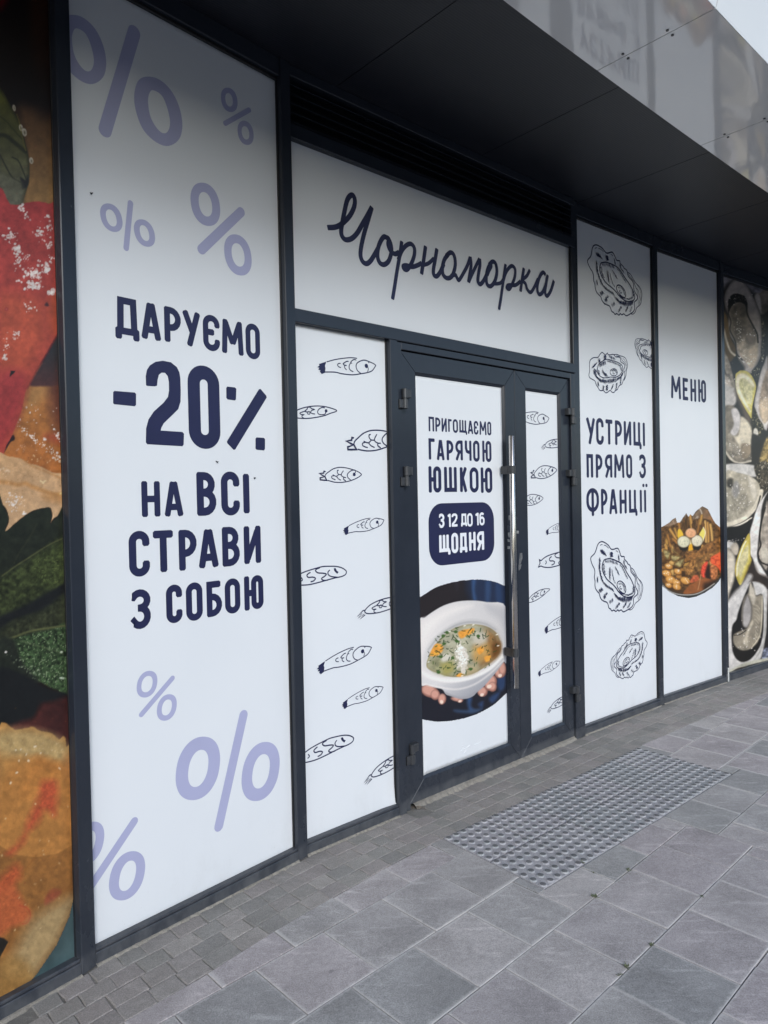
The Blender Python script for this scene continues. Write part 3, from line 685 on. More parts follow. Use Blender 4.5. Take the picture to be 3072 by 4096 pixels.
# ================================================================ PRINTED SHEETS
def sheet(name, k, u0, u1, z0, z1, back, label, cat='poster', peel=None, notch=0.0):
    """a thin vinyl sheet as a fine grid, one corner may lift off"""
    nu, nz = 36, 90; us = np.linspace(u0, u1, nu); zs = np.linspace(z0, z1, nz)
    UZ = np.array([(u, z) for z in zs for u in us]); lift = np.zeros(len(UZ))
    for (cu, cz, r, h) in (peel or []):
        d = np.hypot(UZ[:, 0]-cu, (UZ[:, 1]-cz)*0.8); lift += h*np.clip(1-d/r, 0, 1)**1.6
    Fv = place(k, UZ, back-lift); Bv = place(k, [(u0, z0), (u1, z0), (u1, z1), (u0, z1)], back+0.003)
    n = len(UZ); V = np.vstack([Fv, Bv]); Fc = []
    for j in range(nz-1):
        for i in range(nu-1):
            a = j*nu+i; Fc.append((a, a+1, a+nu+1, a+nu))
    c = [0, nu-1, (nz-1)*nu+nu-1, (nz-1)*nu]
    Fc.append((n+3, n+2, n+1, n))
    Fc.append((n, n+1)+tuple(range(nu-1, -1, -1))); Fc.append((n+2, n+3)+tuple((nz-1)*nu+i for i in range(nu)))
    Fc.append((n+3, n)+tuple(j*nu for j in range(nz))); Fc.append((n+1, n+2)+tuple(j*nu+nu-1 for j in range(nz-1, -1, -1)))
    o = build(name, V, Fc, MAT['film']); 
    o.data.polygons.foreach_set('use_smooth', [i < (nz-1)*(nu-1) for i in range(len(o.data.polygons))])
    return tag(o, label, cat)

# ---- letters: rounded condensed capitals drawn as strokes in their own box
def rr_path(x0, x1, y0, y1, r, n=7):
    out = []
    for cx, cy, a0 in ((x1-r, y1-r, 0), (x0+r, y1-r, 90), (x0+r, y0+r, 180), (x1-r, y0+r, 270)):
        for i in range(n+1):
            a = rad(a0+90*i/n); out.append((cx+r*math.cos(a), cy+r*math.sin(a)))
    return out
def glyph(ch, w, h, t):
    a = t/2; S = []; L = lambda *p: S.append((list(p), False))
    rO = max(0.001, min(w, h)/2-a)
    if ch == 'О' or ch == '0': S.append((rr_path(a, w-a, a, h-a, rO*0.98), True))
    elif ch in 'СЄ':
        P = rr_path(a, w-a, a, h-a, rO*0.98); P = P[0:24]+P[24:]            # starts at right, goes over the top
        up = [(w-a, h*0.66)]+P[1:16]; lo = P[16:31]+[(w-a, h*0.34)]
        S.append((up+lo, False))
        if ch == 'Є': L((a, h*0.52), (w*0.66, h*0.52))
    elif ch == 'П': L((a, 0), (a, h-a), (w-a, h-a), (w-a, 0))
    elif ch == 'Г': L((a, 0), (a, h-a), (w, h-a))
    elif ch == 'Т': L((0, h-a), (w, h-a)); L((w/2, h-a), (w/2, 0))
    elif ch == 'Н': L((a, 0), (a, h)); L((w-a, 0), (w-a, h)); L((a, h*0.5), (w-a, h*0.5))
    elif ch == 'И': L((a, h), (a, 0)); L((w-a, h), (w-a, 0)); L((a*1.1, t*0.5), (w-a*1.1, h-t*0.5))
    elif ch == 'І': L((w/2, 0), (w/2, h))
    elif ch == 'Ї': L((w/2, 0), (w/2, h)); L((w*0.5-t*0.75, h+t*0.75), (w*0.5-t*0.75, h+t*1.6)); L((w*0.5+t*0.75, h+t*0.75), (w*0.5+t*0.75, h+t*1.6))
    elif ch == 'А': L((a*0.9, 0), (w/2-a*0.25, h)); L((w-a*0.9, 0), (w/2+a*0.25, h)); L((w*0.24, h*0.27), (w*0.76, h*0.27))
    elif ch == 'М': L((a, 0), (a+w*0.06, h)); L((w-a, 0), (w-a-w*0.06, h)); L((a+w*0.06, h-a*0.6), (w/2, h*0.30)); L((w-a-w*0.06, h-a*0.6), (w/2, h*0.30))
    elif ch == 'У': L((a*0.9, h), (w*0.56, h*0.38)); L((w-a*0.9, h), (w*0.36, 0))
    elif ch == 'Р' or ch == 'Я':
        yb = h*0.42; r = (h-a-yb)/2; cx = max(a, w-a-r*0.95)
        bowl = [(a, h-a), (cx, h-a)]+[(cx+(w-a-cx)*math.sin(rad(q)), yb+r+r*math.cos(rad(q))) for q in range(20, 180, 20)]+[(cx, yb), (a, yb)]
        st = [(a, 0), (a, h)]; leg = [(w-a*1.6-0.3*(w-2*a), yb), (w-a*0.9, 0)]
        if ch == 'Я': bowl = [(w-x, y) for x, y in bowl]; st = [(w-x, y) for x, y in st]; L((w*0.52, yb), (a*0.9, 0))
        S.append((st, False)); S.append((bowl, False))
    elif ch == 'В':
        L((a, 0), (a, h))
        for y0, y1, wx in ((h*0.53, h-a, w-a-0.06*w), (a, h*0.53, w-a)):
            r = (y1-y0)/2; cx = max(a, wx-r); S.append(([(a, y1), (cx, y1)]+[(cx+(wx-cx)*math.sin(rad(q)), y0+r+r*math.cos(rad(q))) for q in range(20, 180, 20)]+[(cx, y0), (a, y0)], False))
    elif ch == 'Б':
        L((a, 0), (a, h-a), (w*0.92, h-a)); y0, y1, wx = a, h*0.56, w-a; r = (y1-y0)/2; cx = max(a, wx-r)
        S.append(([(a, y1), (cx, y1)]+[(cx+(wx-cx)*math.sin(rad(q)), y0+r+r*math.cos(rad(q))) for q in range(20, 180, 20)]+[(cx, y0), (a, y0)], False))
    elif ch == 'З':
        ym = h*0.53; P = [(a*0.9, h*0.82)]
        r1x, r1y = w/2-a, (h-a-ym)/2; c1 = (w/2, ym+r1y)
        P += [(c1[0]+r1x*math.cos(rad(q)), c1[1]+r1y*math.sin(rad(q))) for q in range(150, -91, -20)]
        S.append((P+[(w*0.40, ym)], False))
        r2y = (ym-a)/2; c2 = (w/2, a+r2y)
        S.append(([(w*0.40, ym)]+[(c2[0]+r1x*math.cos(rad(q)), c2[1]+r2y*math.sin(rad(q))) for q in range(90, -151, -20)]+[(a*0.9, h*0.17)], False))
    elif ch == 'Ю':
        x0 = w*0.36; r = (w-x0)/2-a; L((a, 0), (a, h)); L((a, h*0.5), (x0+a, h*0.5)); S.append((rr_path(x0+a, w-a, a, h-a, max(r, 0.001)*0.98), True))
    elif ch in 'ШЩЦ':
        L((a, h), (a, a), (w-a, a), (w-a, h))
        if ch != 'Ц': L((w/2, a), (w/2, h))
        if ch != 'Ш': L((w-a, a), (w+t*0.35, a)); L((w+t*0.1, a), (w+t*0.1, -t*0.85))
    elif ch == 'Ч': L((w-a, 0), (w-a, h)); S.append(([(a, h), (a, h*0.62), (a+0.12*w, h*0.47), (w*0.5, h*0.43), (w-a, h*0.43)], False))
    elif ch == 'К': L((a, 0), (a, h)); L((w-a*0.9, h), (a+0.12*w, h*0.52)); L((w*0.36, h*0.58), (w-a*0.9, 0)); L((a, h*0.52), (w*0.4, h*0.52))
    elif ch == 'Е': L((w, h-a), (a, h-a), (a, a), (w, a)); L((a, h*0.5), (w*0.88, h*0.5))
    elif ch == 'Ф':
        S.append((rr_path(a, w-a, h*0.13+a, h-a, rO*0.95), True)); L((w/2, -h*0.02), (w/2, h))
    elif ch == 'Д':
        L((w*0.21, a), (w*0.24, h-a), (w*0.76, h-a), (w*0.79, a)); L((0, a), (w, a)); L((a, a), (a, -h*0.13)); L((w-a, a), (w-a, -h*0.13))
    elif ch == '1': L((w-a, 0), (w-a, h)); L((0, h*0.80), (w-a, h-a*0.8))
    elif ch == '2':
        S.append(([(a, h*0.72), (a, h*0.78)]+[(w/2+(w/2-a)*math.cos(rad(q)), h*0.78+(h*0.22-a)*math.sin(rad(q))) for q in range(160, -1, -20)]+[(w-a, h*0.66), (w*0.62, h*0.42), (a*1.2, h*0.2), (a, a)], False)); L((0, a), (w, a))
    elif ch == '6':
        S.append((rr_path(a, w-a, a, h*0.60, min(w/2-a, h*0.3-a)*0.98), True))
        S.append(([(a, h*0.3), (a, h*0.72)]+[(w/2+(w/2-a)*math.cos(rad(q)), h*0.72+(h*0.28-a)*math.sin(rad(q))) for q in range(180, 29, -25)], False))
    return S
def letters(parent, k, back, crop, rows, tr, mat, name='lettering'):
    """rows: lists of (character, x left, x right, y top, y bottom) read off the photograph"""
    for row in rows:
        ink = Ink(k, back)
        hs = []
        for ch, xl, xr, yt, yb in row:
            ym = (yt+yb)/2; xm = (xl+xr)/2
            hs.append(wall(k, crop, [(xm, yt)], back)[0][1]-wall(k, crop, [(xm, yb)], back)[0][1])
        t = tr*float(np.median(hs))
        for (ch, xl, xr, yt, yb), h in zip(row, hs):
            ym = (yt+yb)/2; xm = (xl+xr)/2
            u0, u1 = wall(k, crop, [(xl, ym)], back)[0][0], wall(k, crop, [(xr, ym)], back)[0][0]; z0 = wall(k, crop, [(xm, yb)], back)[0][1]
            ink.layer = 0
            for P, cl in glyph(ch, u1-u0, h, t): ink.stroke(np.array(P)+np.array([u0, z0]), t, cl, 0.25)
        ink.build(name, mat, parent)

# ---------------------------------------------------------------- bay B: the discount poster
fb = sheet('window_poster', 'B', 1.085, 2.085, 0.03, 3.575, FILM, 'white window poster with lilac percent signs and a large dark blue minus 20 percent offer')
def ring_from(k, crop, box_o, box_i, shear, back=FILM):
    out = []
    for x0, x1, y0, y1 in (box_o, box_i):
        cx, cy, ry = (x0+x1)/2, (y0+y1)/2, (y1-y0)/2; rx = math.sqrt(max(1, ((x1-x0)/2)**2-(shear*ry)**2)); P = []
        for i in range(48):
            a = 2*math.pi*i/48; c, s_ = math.cos(a), math.sin(a); e = 0.92
            P.append((cx+rx*math.copysign(abs(c)**e, c)+shear*ry*s_, cy+ry*math.copysign(abs(s_)**e, s_)))
        out.append(wall(k, crop, P, back))
    return out
def percent(crop, r1, r2, shear, bar, tb):
    ink = Ink('B', FILM)
    for r in (r1, r2):
        if len(r[0]) == 4 and not isinstance(r[0][0], tuple): A, B = ring_from('B', crop, r[0], r[1], shear)
        else: A, B = (spline(wall('B', crop, q), True, 5) for q in r)
        n = 60
        def rs(P):
            c = P.mean(0); a = np.unwrap(np.arctan2(P[:, 1]-c[1], P[:, 0]-c[0])); 
            if a[-1] < a[0]: P = P[::-1]; a = np.unwrap(np.arctan2(P[:, 1]-c[1], P[:, 0]-c[0]))
            P2 = np.vstack([P, P[:1]]); a2 = np.append(a, a[0]+2*math.pi); q = np.linspace(a2[0], a2[-1], n+1)[:-1]; st = np.argmin(np.abs(np.mod(q, 2*math.pi)))
            R_ = np.column_stack([np.interp(q, a2, P2[:, i]) for i in (0, 1)]); return np.roll(R_, -st, 0)
        ink.ring(rs(A), rs(B))
    p = wall('B', crop, bar); d = (p[1]-p[0])/np.linalg.norm(p[1]-p[0]); h = tb/2
    a0 = math.atan2(d[1], d[0]); P = [p[1]+h*np.array([math.cos(a0+q), math.sin(a0+q)]) for q in np.linspace(-math.pi/2, math.pi/2, 9)]+[p[0]+h*np.array([math.cos(a0+q), math.sin(a0+q)]) for q in np.linspace(math.pi/2, 1.5*math.pi, 9)]
    ink.fill(P); ink.build('percent_sign', MAT['lilac'], fb)
o2 = [(815,424),(880,440),(945,500),(990,590),(1008,690),(990,770),(930,808),(860,785),(790,715),(750,610),(742,520),(765,445)]
i2 = [(850,500),(895,530),(925,600),(940,680),(925,730),(895,735),(860,700),(830,640),(818,560),(828,510)]
sh = lambda P: [(x-421, y-342) for x, y in P]
percent('K1', (sh(o2), sh(i2)), (o2, i2), 0, [(742,178),(580,722)], 0.049)
percent('K1', ((1221,1313,485,620), (1245,1287,515,590)), ((1313,1402,668,802), (1336,1378,698,772)), 0.15, [(1244,683),(1378,608)], 0.020)
percent('K1', ((553,677,1125,1283), (585,645,1158,1253)), ((740,857,1213,1365), (772,825,1245,1333)), 0.26, [(721,1124),(697,1372)], 0.022)
percent('K1', ((1053,1217,1010,1250), (1098,1173,1062,1198)), ((1239,1391,1296,1524), (1280,1352,1345,1475)), 0.17, [(1332,1172),(1114,1380)], 0.040)
percent('K3', ((725,835,243,385), (750,810,270,357)), ((832,938,367,508), (858,912,395,480)), -0.2, [(915,282),(750,475)], 0.0205)
percent('K3', ((932,1168,592,930), (998,1106,662,860)), ((1282,1484,620,935), (1338,1432,685,868)), -0.18, [(1292,478),(1161,1068)], 0.044)
percent('K3', ((390,553,1043,1275), (425,507,1090,1230)), ((578,770,1200,1462), (631,722,1250,1412)), -0.25, [(712,1042),(478,1392)], 0.031)
letters(fb, 'B', FILM, 'K2', [
    [('Д',635,768,127,332),('А',780,888,157,357),('Р',908,1000,180,374),('У',1008,1108,203,394),('Є',1122,1215,222,420),('М',1225,1345,252,438),('О',1358,1437,270,465)],
    [('Н',782,885,1140,1337),('А',908,1012,1143,1334)],
    [('В',1087,1195,1090,1331),('С',1222,1325,1087,1330),('І',1345,1378,1100,1318)],
    [('С',712,828,1415,1668),('Т',847,958,1412,1643),('Р',988,1088,1408,1632),('А',1097,1207,1407,1618),('В',1228,1325,1392,1610),('И',1348,1442,1388,1595)],
    [('З',713,833,1738,1958)],
    [('С',918,1008,1712,1925),('О',1028,1120,1700,1912),('Б',1142,1227,1692,1888),('О',1243,1328,1678,1872),('Ю',1350,1456,1662,1850)]], 0.185, MAT['navy'])
ink = Ink('B', FILM)
ink.fill(wall('B', 'K2', [(625,648),(632,641),(745,650),(752,658),(752,718),(745,726),(632,715),(625,709)]))
ink.fill(wall('B', 'K2', [(807,610),(805,560),(812,525),(828,500),(860,480),(900,474),(945,483),(978,510),(992,540),(997,575),(999,640),(998,700),(985,742),(955,772),(905,820),(892,845),(888,860),(1008,868),(1017,878),(1015,938),(1008,947),(814,936),(806,926),(807,850),(820,800),(850,755),(905,705),(928,675),(934,640),(933,590),(927,560),(912,541),(893,540),(878,552),(871,580),(868,612),(855,616),(812,613)]))
b0 = wall('B', 'K2', [(1040,731),(1215,731),(1127,502),(1127,961)]); tt = 0.057
ink.stroke(np.array(rr_path(b0[0][0]+tt/2, b0[1][0]-tt/2, b0[3][1]+tt/2, b0[2][1]-tt/2, (b0[1][0]-b0[0][0]-tt)/2*0.98, 8)), tt, True)
ink.fill(wall('B', 'K2', [(1250,625),(1256,617),(1299,622),(1306,630),(1304,688),(1298,694),(1258,688),(1251,680)]))
ink.fill(wall('B', 'K2', [(1431,632),(1440,630),(1472,668),(1474,678),(1300,965),(1291,967),(1256,930),(1254,920)]))
ink.fill(wall('B', 'K2', [(1412,905),(1418,898),(1459,901),(1465,908),(1464,963),(1458,970),(1418,966),(1412,960)]))
ink.build('lettering', MAT['navy'], fb)

# ---------------------------------------------------------------- the sign over the door
fsn = sheet('shop_sign', 'C', UC0-0.01, UC1+0.01, 2.53, 3.33, FILM, 'white shop sign above the door with handwritten dark blue name', 'sign')
ink = Ink('C', FILM); tk = 0.0262
def script(P, t=tk, taper=None, smooth=True):
    w_ = wall('C', 'N1', P); ink.stroke(spline(w_, False, 5) if smooth else w_, t, False, 0.2, taper)
script([(33,298),(80,296),(115,284),(150,258),(190,215),(218,160),(226,110),(214,74),(192,76),(170,112),(152,190),(138,262),(130,315),(135,355),(160,382),(200,376),(240,338),(280,270),(312,215),(345,153)])
script([(345,153),(318,245),(290,340),(270,430),(265,490),(278,532),(306,550),(335,530),(365,482),(393,432)])
script([(455,372),(430,362),(408,388),(388,440),(384,500),(400,544),(430,556),(462,530),(480,470),(478,420),(462,378),(448,366)])
script([(462,380),(458,420),(476,462),(505,482),(535,470)])
script([(553,392),(541,480),(520,600),(502,715),(488,800)], tk*0.92)
script([(528,525),(553,460),(585,422),(617,412),(640,440),(640,490),(620,548),(592,590),(570,588),(563,568),(585,562),(625,572),(665,560),(692,545)], tk*0.95)
ink.fill(spline(wall('C', 'N1', [(556,575),(565,552),(590,548),(615,560),(610,590),(590,606),(568,602)]), True, 4))
script([(719,426),(706,520),(690,625)]); script([(692,562),(738,548),(778,512)], tk*0.85)
script([(798,444),(786,520),(774,588),(776,626),(796,638),(822,606),(848,548)])
script([(860,498),(893,472),(918,494),(926,560),(906,632),(872,652),(842,628),(836,580),(850,522),(878,484)])
script([(893,636),(925,628),(936,645),(952,664),(985,612),(1012,560),(1030,503)], tk*0.9)
script([(1030,500),(1036,560),(1028,620),(1018,682)], tk*1.0); script([(1018,680),(1042,625),(1068,570),(1096,514)], tk*0.9)
script([(1096,514),(1098,560),(1088,620),(1084,672),(1100,694),(1126,664),(1152,610)])
script([(1160,560),(1186,536),(1208,552),(1216,610),(1202,672),(1172,708),(1146,690),(1143,630),(1155,580),(1178,548)])
ink.fill(spline(wall('C', 'N1', [(1152,590),(1165,540),(1180,545),(1185,575),(1168,610),(1155,640)]), True, 4))
script([(1190,690),(1222,690),(1245,682),(1264,655)], tk*0.85)
script([(1277,553),(1263,655),(1246,780),(1231,872)], tk*0.9)
script([(1258,680),(1275,620),(1298,582),(1322,566),(1343,590),(1340,645),(1322,695),(1302,728),(1285,718),(1300,700),(1345,700),(1382,672)], tk*0.92)
ink.fill(spline(wall('C', 'N1', [(1277,712),(1285,690),(1305,688),(1322,702),(1316,728),(1298,740),(1282,732)]), True, 4))
script([(1404,580),(1392,660),(1380,746)]); script([(1446,593),(1424,636),(1394,664),(1416,692),(1428,730),(1452,750),(1480,708),(1503,655)], tk*0.92)
script([(1556,628),(1536,612),(1512,648),(1497,715),(1508,763),(1533,752),(1558,695),(1566,645)]); script([(1570,628),(1558,700),(1552,752),(1566,776),(1592,738),(1614,668)])
ink.build('lettering', MAT['navy'], fsn)

# ---------------------------------------------------------------- fish
TW = lambda c, P: wall('C', c, P)
FISH = {}
FISH[1] = dict(ref='N2', s=[([(460,188),(560,160),(670,138),(780,125),(855,122),(940,132)],10), ([(430,348),(590,350),(700,375),(870,392),(1000,375),(1110,355),(1180,325),(1225,262),(1232,240),(1190,210),(1130,185),(1060,160),(990,175),(935,215),(925,270),(950,330),(1000,370)],11),
  ([(1105,262),(1118,300),(1105,345)],9), ([(1120,208),(1130,185)],12), ([(680,212),(645,215),(632,240),(650,265),(685,280)],10), ([(805,178),(770,182),(735,205),(720,220),(740,240),(775,245)],11), ([(740,245),(745,285),(775,315)],10),
  ([(925,165),(905,150),(870,160),(838,195),(860,212)],10), ([(838,200),(815,245),(815,290),(840,325),(880,342)],10)],
  f=[[(450,185),(335,222),(345,245),(310,272),(345,280),(325,310),(360,320),(350,345),(380,380),(430,360),(440,290),(430,250),(445,210)]], d=[((1085,252),22)])
FISH[2] = dict(ref='N2', s=[([(-75,1045),(-80,1020),(-40,975),(28,935),(150,900),(280,885),(400,890),(500,910),(590,940),(618,958),(600,975),(520,1000),(430,1035),(330,1058),(200,1078),(100,1082),(10,1076),(-50,1062),(-75,1040)],11),
  ([(430,915),(395,908),(350,925),(318,965),(325,1005),(365,1022),(420,1018),(440,1000),(440,975)],10), ([(160,905),(145,940),(115,965),(150,980),(190,970)],11), ([(165,905),(205,905),(215,925),(265,940),(225,955),(205,985),(235,1005),(275,1012)],10),
  ([(115,968),(60,985),(35,1000),(60,1020),(100,1022),(70,1035),(75,1065),(100,1075)],10), ([(150,985),(160,1010),(190,1012),(195,985),(165,975)],9)],
  z=[([(-70,1010),(-112,1012),(-200,1084),(-125,1050),(-182,1112),(-92,1064),(-150,1132),(-72,1078)],11)], f=[], d=[((450,962),17)])
FISH[3] = dict(ref='N2', s=[([(430,2000),(450,1960),(500,1920),(560,1880),(630,1858),(690,1855),(780,1865),(870,1890),(950,1920),(1000,1955),(1005,1975),(960,2010),(880,2050),(800,2075),(700,2092),(600,2090),(530,2075),(475,2058)],10), ([(905,1895),(850,1905),(800,1945),(785,1980),(800,2020),(840,2055)],10),
  ([(915,1905),(912,1940),(895,1955)],9), ([(650,1900),(630,1905),(628,1935),(650,1965),(690,1972)],9), ([(650,1968),(615,1995),(580,1985),(555,1970)],9), ([(575,1985),(540,1995),(540,2020),(570,2040),(600,2050)],9), ([(615,1998),(645,2035),(685,2058)],9),
  ([(725,1905),(695,1950),(695,1985),(730,2010),(765,2015)],9), ([(730,2015),(725,2040),(760,2070)],10)],
  z=[([(440,1922),(415,1915),(410,1945),(345,1950),(400,1985),(430,2000),(355,2020),(355,2050),(400,2055),(460,2060),(440,2020),(430,2000)],13)], f=[], d=[((893,1965),18)])
FISH[4] = dict(ref='N3', s=[([(-60,345),(0,298),(90,250),(200,210),(320,175),(420,150),(520,145),(640,148),(730,170),(795,210),(810,245),(790,285),(730,315),(640,335),(520,365),(400,400),(220,445),(95,458),(0,455),(-60,440)],13),
  ([(215,245),(175,270),(155,300),(180,330),(250,325),(295,345),(270,385),(215,405)],14), ([(370,170),(310,195),(300,225),(340,255),(420,260),(475,275),(450,310),(400,345),(410,370),(450,380),(510,372)],14), ([(535,205),(505,240),(510,285),(560,315),(640,325),(680,330)],13), ([(60,330),(80,370),(50,400)],12)],
  z=[([(-60,345),(-105,325),(-85,390),(-125,465),(-60,440)],15)], f=[[(600,180),(630,175),(650,220),(680,240),(655,270),(620,235),(605,215)]], d=[])
def place_art(parent, name, k, tpl, ref_pts, dst_uz, back, mat, mirror=False, kref='C', width=1.0, ulim=(-9, 99)):
    """draw a template again so that two of its points fall on two given places of the sheet"""
    R0 = lambda P: wall(kref, tpl['ref'], P)
    a, b = R0(ref_pts); 
    if mirror: a, b = a*[-1, 1], b*[-1, 1]
    p, q = dst_uz
    za, zb, zp, zq = (complex(*v) for v in (a, b, p, q)); m_ = (zq-zp)/(zb-za)
    def T(P):
        Wp = R0(P)*([-1, 1] if mirror else [1, 1]); z = zp+m_*((Wp[:, 0]+1j*Wp[:, 1])-za); return np.column_stack([z.real, z.imag])
    sc = abs(m_); ink = Ink(k, back); o = CROP[tpl['ref']]; c0 = tpl['s'][0][0][0]
    unit = np.linalg.norm(R0([(c0[0], c0[1]+40)])[0]-R0([c0])[0])/40*width
    for P, w_ in tpl['s']: ink.stroke(spline(T(P), tpl.get('closed', False) and P is tpl['s'][0][0], 4), w_*unit*sc, tpl.get('closed', False) and P is tpl['s'][0][0], 0.3)
    for P, w_ in tpl.get('c', []): ink.stroke(spline(T(P), True, 4), w_*unit*sc, True)
    for P, w_ in tpl.get('z', []): ink.stroke(T(P), w_*unit*sc, False, 0.3)
    for P, w_ in tpl.get('h', []):
        ink.layer = 30+(ink.layer % 25); ink.stroke(T(P), w_*1.45*unit*sc, False, 0.2, (0.6, 1.0, 0.4))
    for P in tpl['f']: ink.fill(T(P))
    for c, r in tpl['d']: ink.disc(T([c])[0], r*unit*sc)
    uu = np.array(ink.v)[:, :2] @ BAY[k][0]; ink.f = [f for f in ink.f if ulim[0] < uu[list(f)].mean() < ulim[1]]       # print stops at the sheet's edge
    used = sorted({i for f in ink.f for i in f}); re_ = {i: j for j, i in enumerate(used)}; ink.v = [ink.v[i] for i in used]; ink.f = [tuple(re_[i] for i in f) for f in ink.f]
    return ink.build(name, mat, parent)
ff = sheet('window_poster', 'C', UC0-0.01, UP0+0.01, 0.03, 2.49, FILM, 'narrow white window poster scattered with line-drawn fish, left of the door', peel=[(UP0-0.002, 0.055, 0.10, 0.010)])
def fish(parent, t, back, ref, crop, dst): place_art(parent, 'fish_drawing', 'C', FISH[t], ref, wall('C', crop, dst, back), back, MAT['navy'], width=1.65, ulim=(UC0-0.008, UP0+0.008) if parent is ff else (A2[0], A2[1]))
T_, N_ = (310,272), (1232,240)
for t, ref, crop, dst in [
    (1, [T_, N_], 'N2', [T_, N_]), (2, [(160,905),(620,958)], 'N2', [(160,905),(620,958)]), (3, [(345,1950),(695,1950)], 'N2', [(770,1440),(1218,1395)]), (3, [(345,1950),(1005,1975)], 'N2', [(345,1950),(1005,1975)]),
    (1, [T_, N_], 'K5', [(460,1572),(740,1498)]), (4, [(90,250),(812,245)], 'N3', [(90,250),(812,245)]), (2, [(160,905),(-200,1085)], 'N3', [(1365,715),(990,978)]), (1, [T_, N_], 'N3', [(315,1855),(1222,1490)]),
    (1, [T_, N_], 'K6', [(420,1140),(682,1025)]), (4, [(215,245),(812,245)], 'K6', [(268,1402),(497,1352)]), (2, [(160,905),(-200,1085)], 'K6', [(700,1490),(563,1628)])]:
    fish(ff, t, FILM, ref, crop, dst)

# ---------------------------------------------------------------- door posters
fd1 = sheet('door_poster', 'C', A1[0]-0.001, A1[1]+0.001, A1[2]-0.001, A1[3], DF, 'white door poster offering hot soup above a photo of a soup bowl', peel=[(A1[0], A1[2], 0.05, 0.004)])
letters(fd1, 'C', DF, 'K7', [
    [('П',330,374,738,856),('Р',384,425,745,858),('И',434,476,750,860),('Г',487,516,757,860),('О',525,566,758,868),('Щ',577,632,765,866),('А',645,688,770,876),('Є',694,730,772,882),('М',739,795,775,885),('О',802,834,778,888)],
    [('Г',330,380,912,1083),('А',395,457,925,1087),('Р',475,530,928,1088),('Я',545,605,928,1088),('Ч',622,675,930,1092),('О',688,740,930,1100),('Ю',762,835,932,1102)],
    [('Ю',330,432,1137,1348),('Ш',455,557,1142,1343),('К',582,640,1145,1343),('О',660,732,1145,1348),('Ю',750,842,1147,1350)]], 0.165, MAT['navy'])
# creases where the vinyl did not lie flat
for pts in ([(585,1622),(610,1600),(640,1588),(662,1570)], [(600,1575),(625,1585),(640,1588)], [(612,1640),(632,1612)], [(698,1568),(725,1556),(750,1545)]):
    w_ = spline(wall('C', 'K8', pts, DF), False, 5); mb = MB()
    for a_, b_ in zip(w_[:-1], w_[1:]): mb.tube(place('C', [a_], DF+0.0006)[0], place('C', [b_], DF+0.0006)[0], 0.0022, 8)
    mb.build('crease', MAT['film'], fd1)
c = wall('C', 'K7', [(331,1680),(857,1668),(594,1430),(594,1917)], DF); ink = Ink('C', DF)
ink.fill(np.array(rr_path(c[0][0], c[1][0], c[3][1], c[2][1], 0.105, 8))); bdg = ink.build('badge', MAT['navy'], fd1)
letters(bdg, 'C', DF-0.0012, 'K7', [
    [('З',408,457,1517,1633)], [('1',485,508,1518,1625),('2',515,562,1515,1622)], [('Д',590,638,1517,1608),('О',640,684,1513,1622)], [('1',708,733,1510,1612),('6',738,780,1507,1612)],
    [('Щ',415,493,1688,1826),('О',513,568,1672,1835),('Д',580,640,1672,1812),('Н',655,708,1665,1815),('Я',718,776,1660,1810)]], 0.185, MAT['white_ink'])
fd2 = sheet('door_poster', 'C', A2[0]-0.001, A2[1]+0.001, A2[2]-0.001, A2[3], DF, 'slim white poster with line-drawn fish in the narrow door leaf')
for t, ref, crop, dst in [
    (1, [(925,270), N_], 'K7', [(1207,755),(1298,750)]), (2, [(160,905),(-200,1085)], 'K7', [(1330,925),(1235,988)]), (3, [(345,1950),(1005,1965)], 'K7', [(1150,1188),(1360,1165)]), (3, [(785,1980),(1005,1975)], 'K7', [(1188,1405),(1250,1396)]),
    (1, [T_, (632,240)], 'K7', [(1270,1667),(1330,1640)]), (4, [(-110,430),(215,245)], 'K7', [(1218,1932),(1320,1862)]), (2, [(318,965),(620,958)], 'K8', [(1228,350),(1305,315)]), (1, [T_, (632,240)], 'K8', [(1258,647),(1335,600)]),
    (1, [T_, N_], 'K8', [(1207,998),(1386,897)]), (2, [(160,905),(-200,1085)], 'K8', [(1375,1200),(1283,1300)])]:
    fish(fd2, t, DF, ref, crop, dst)

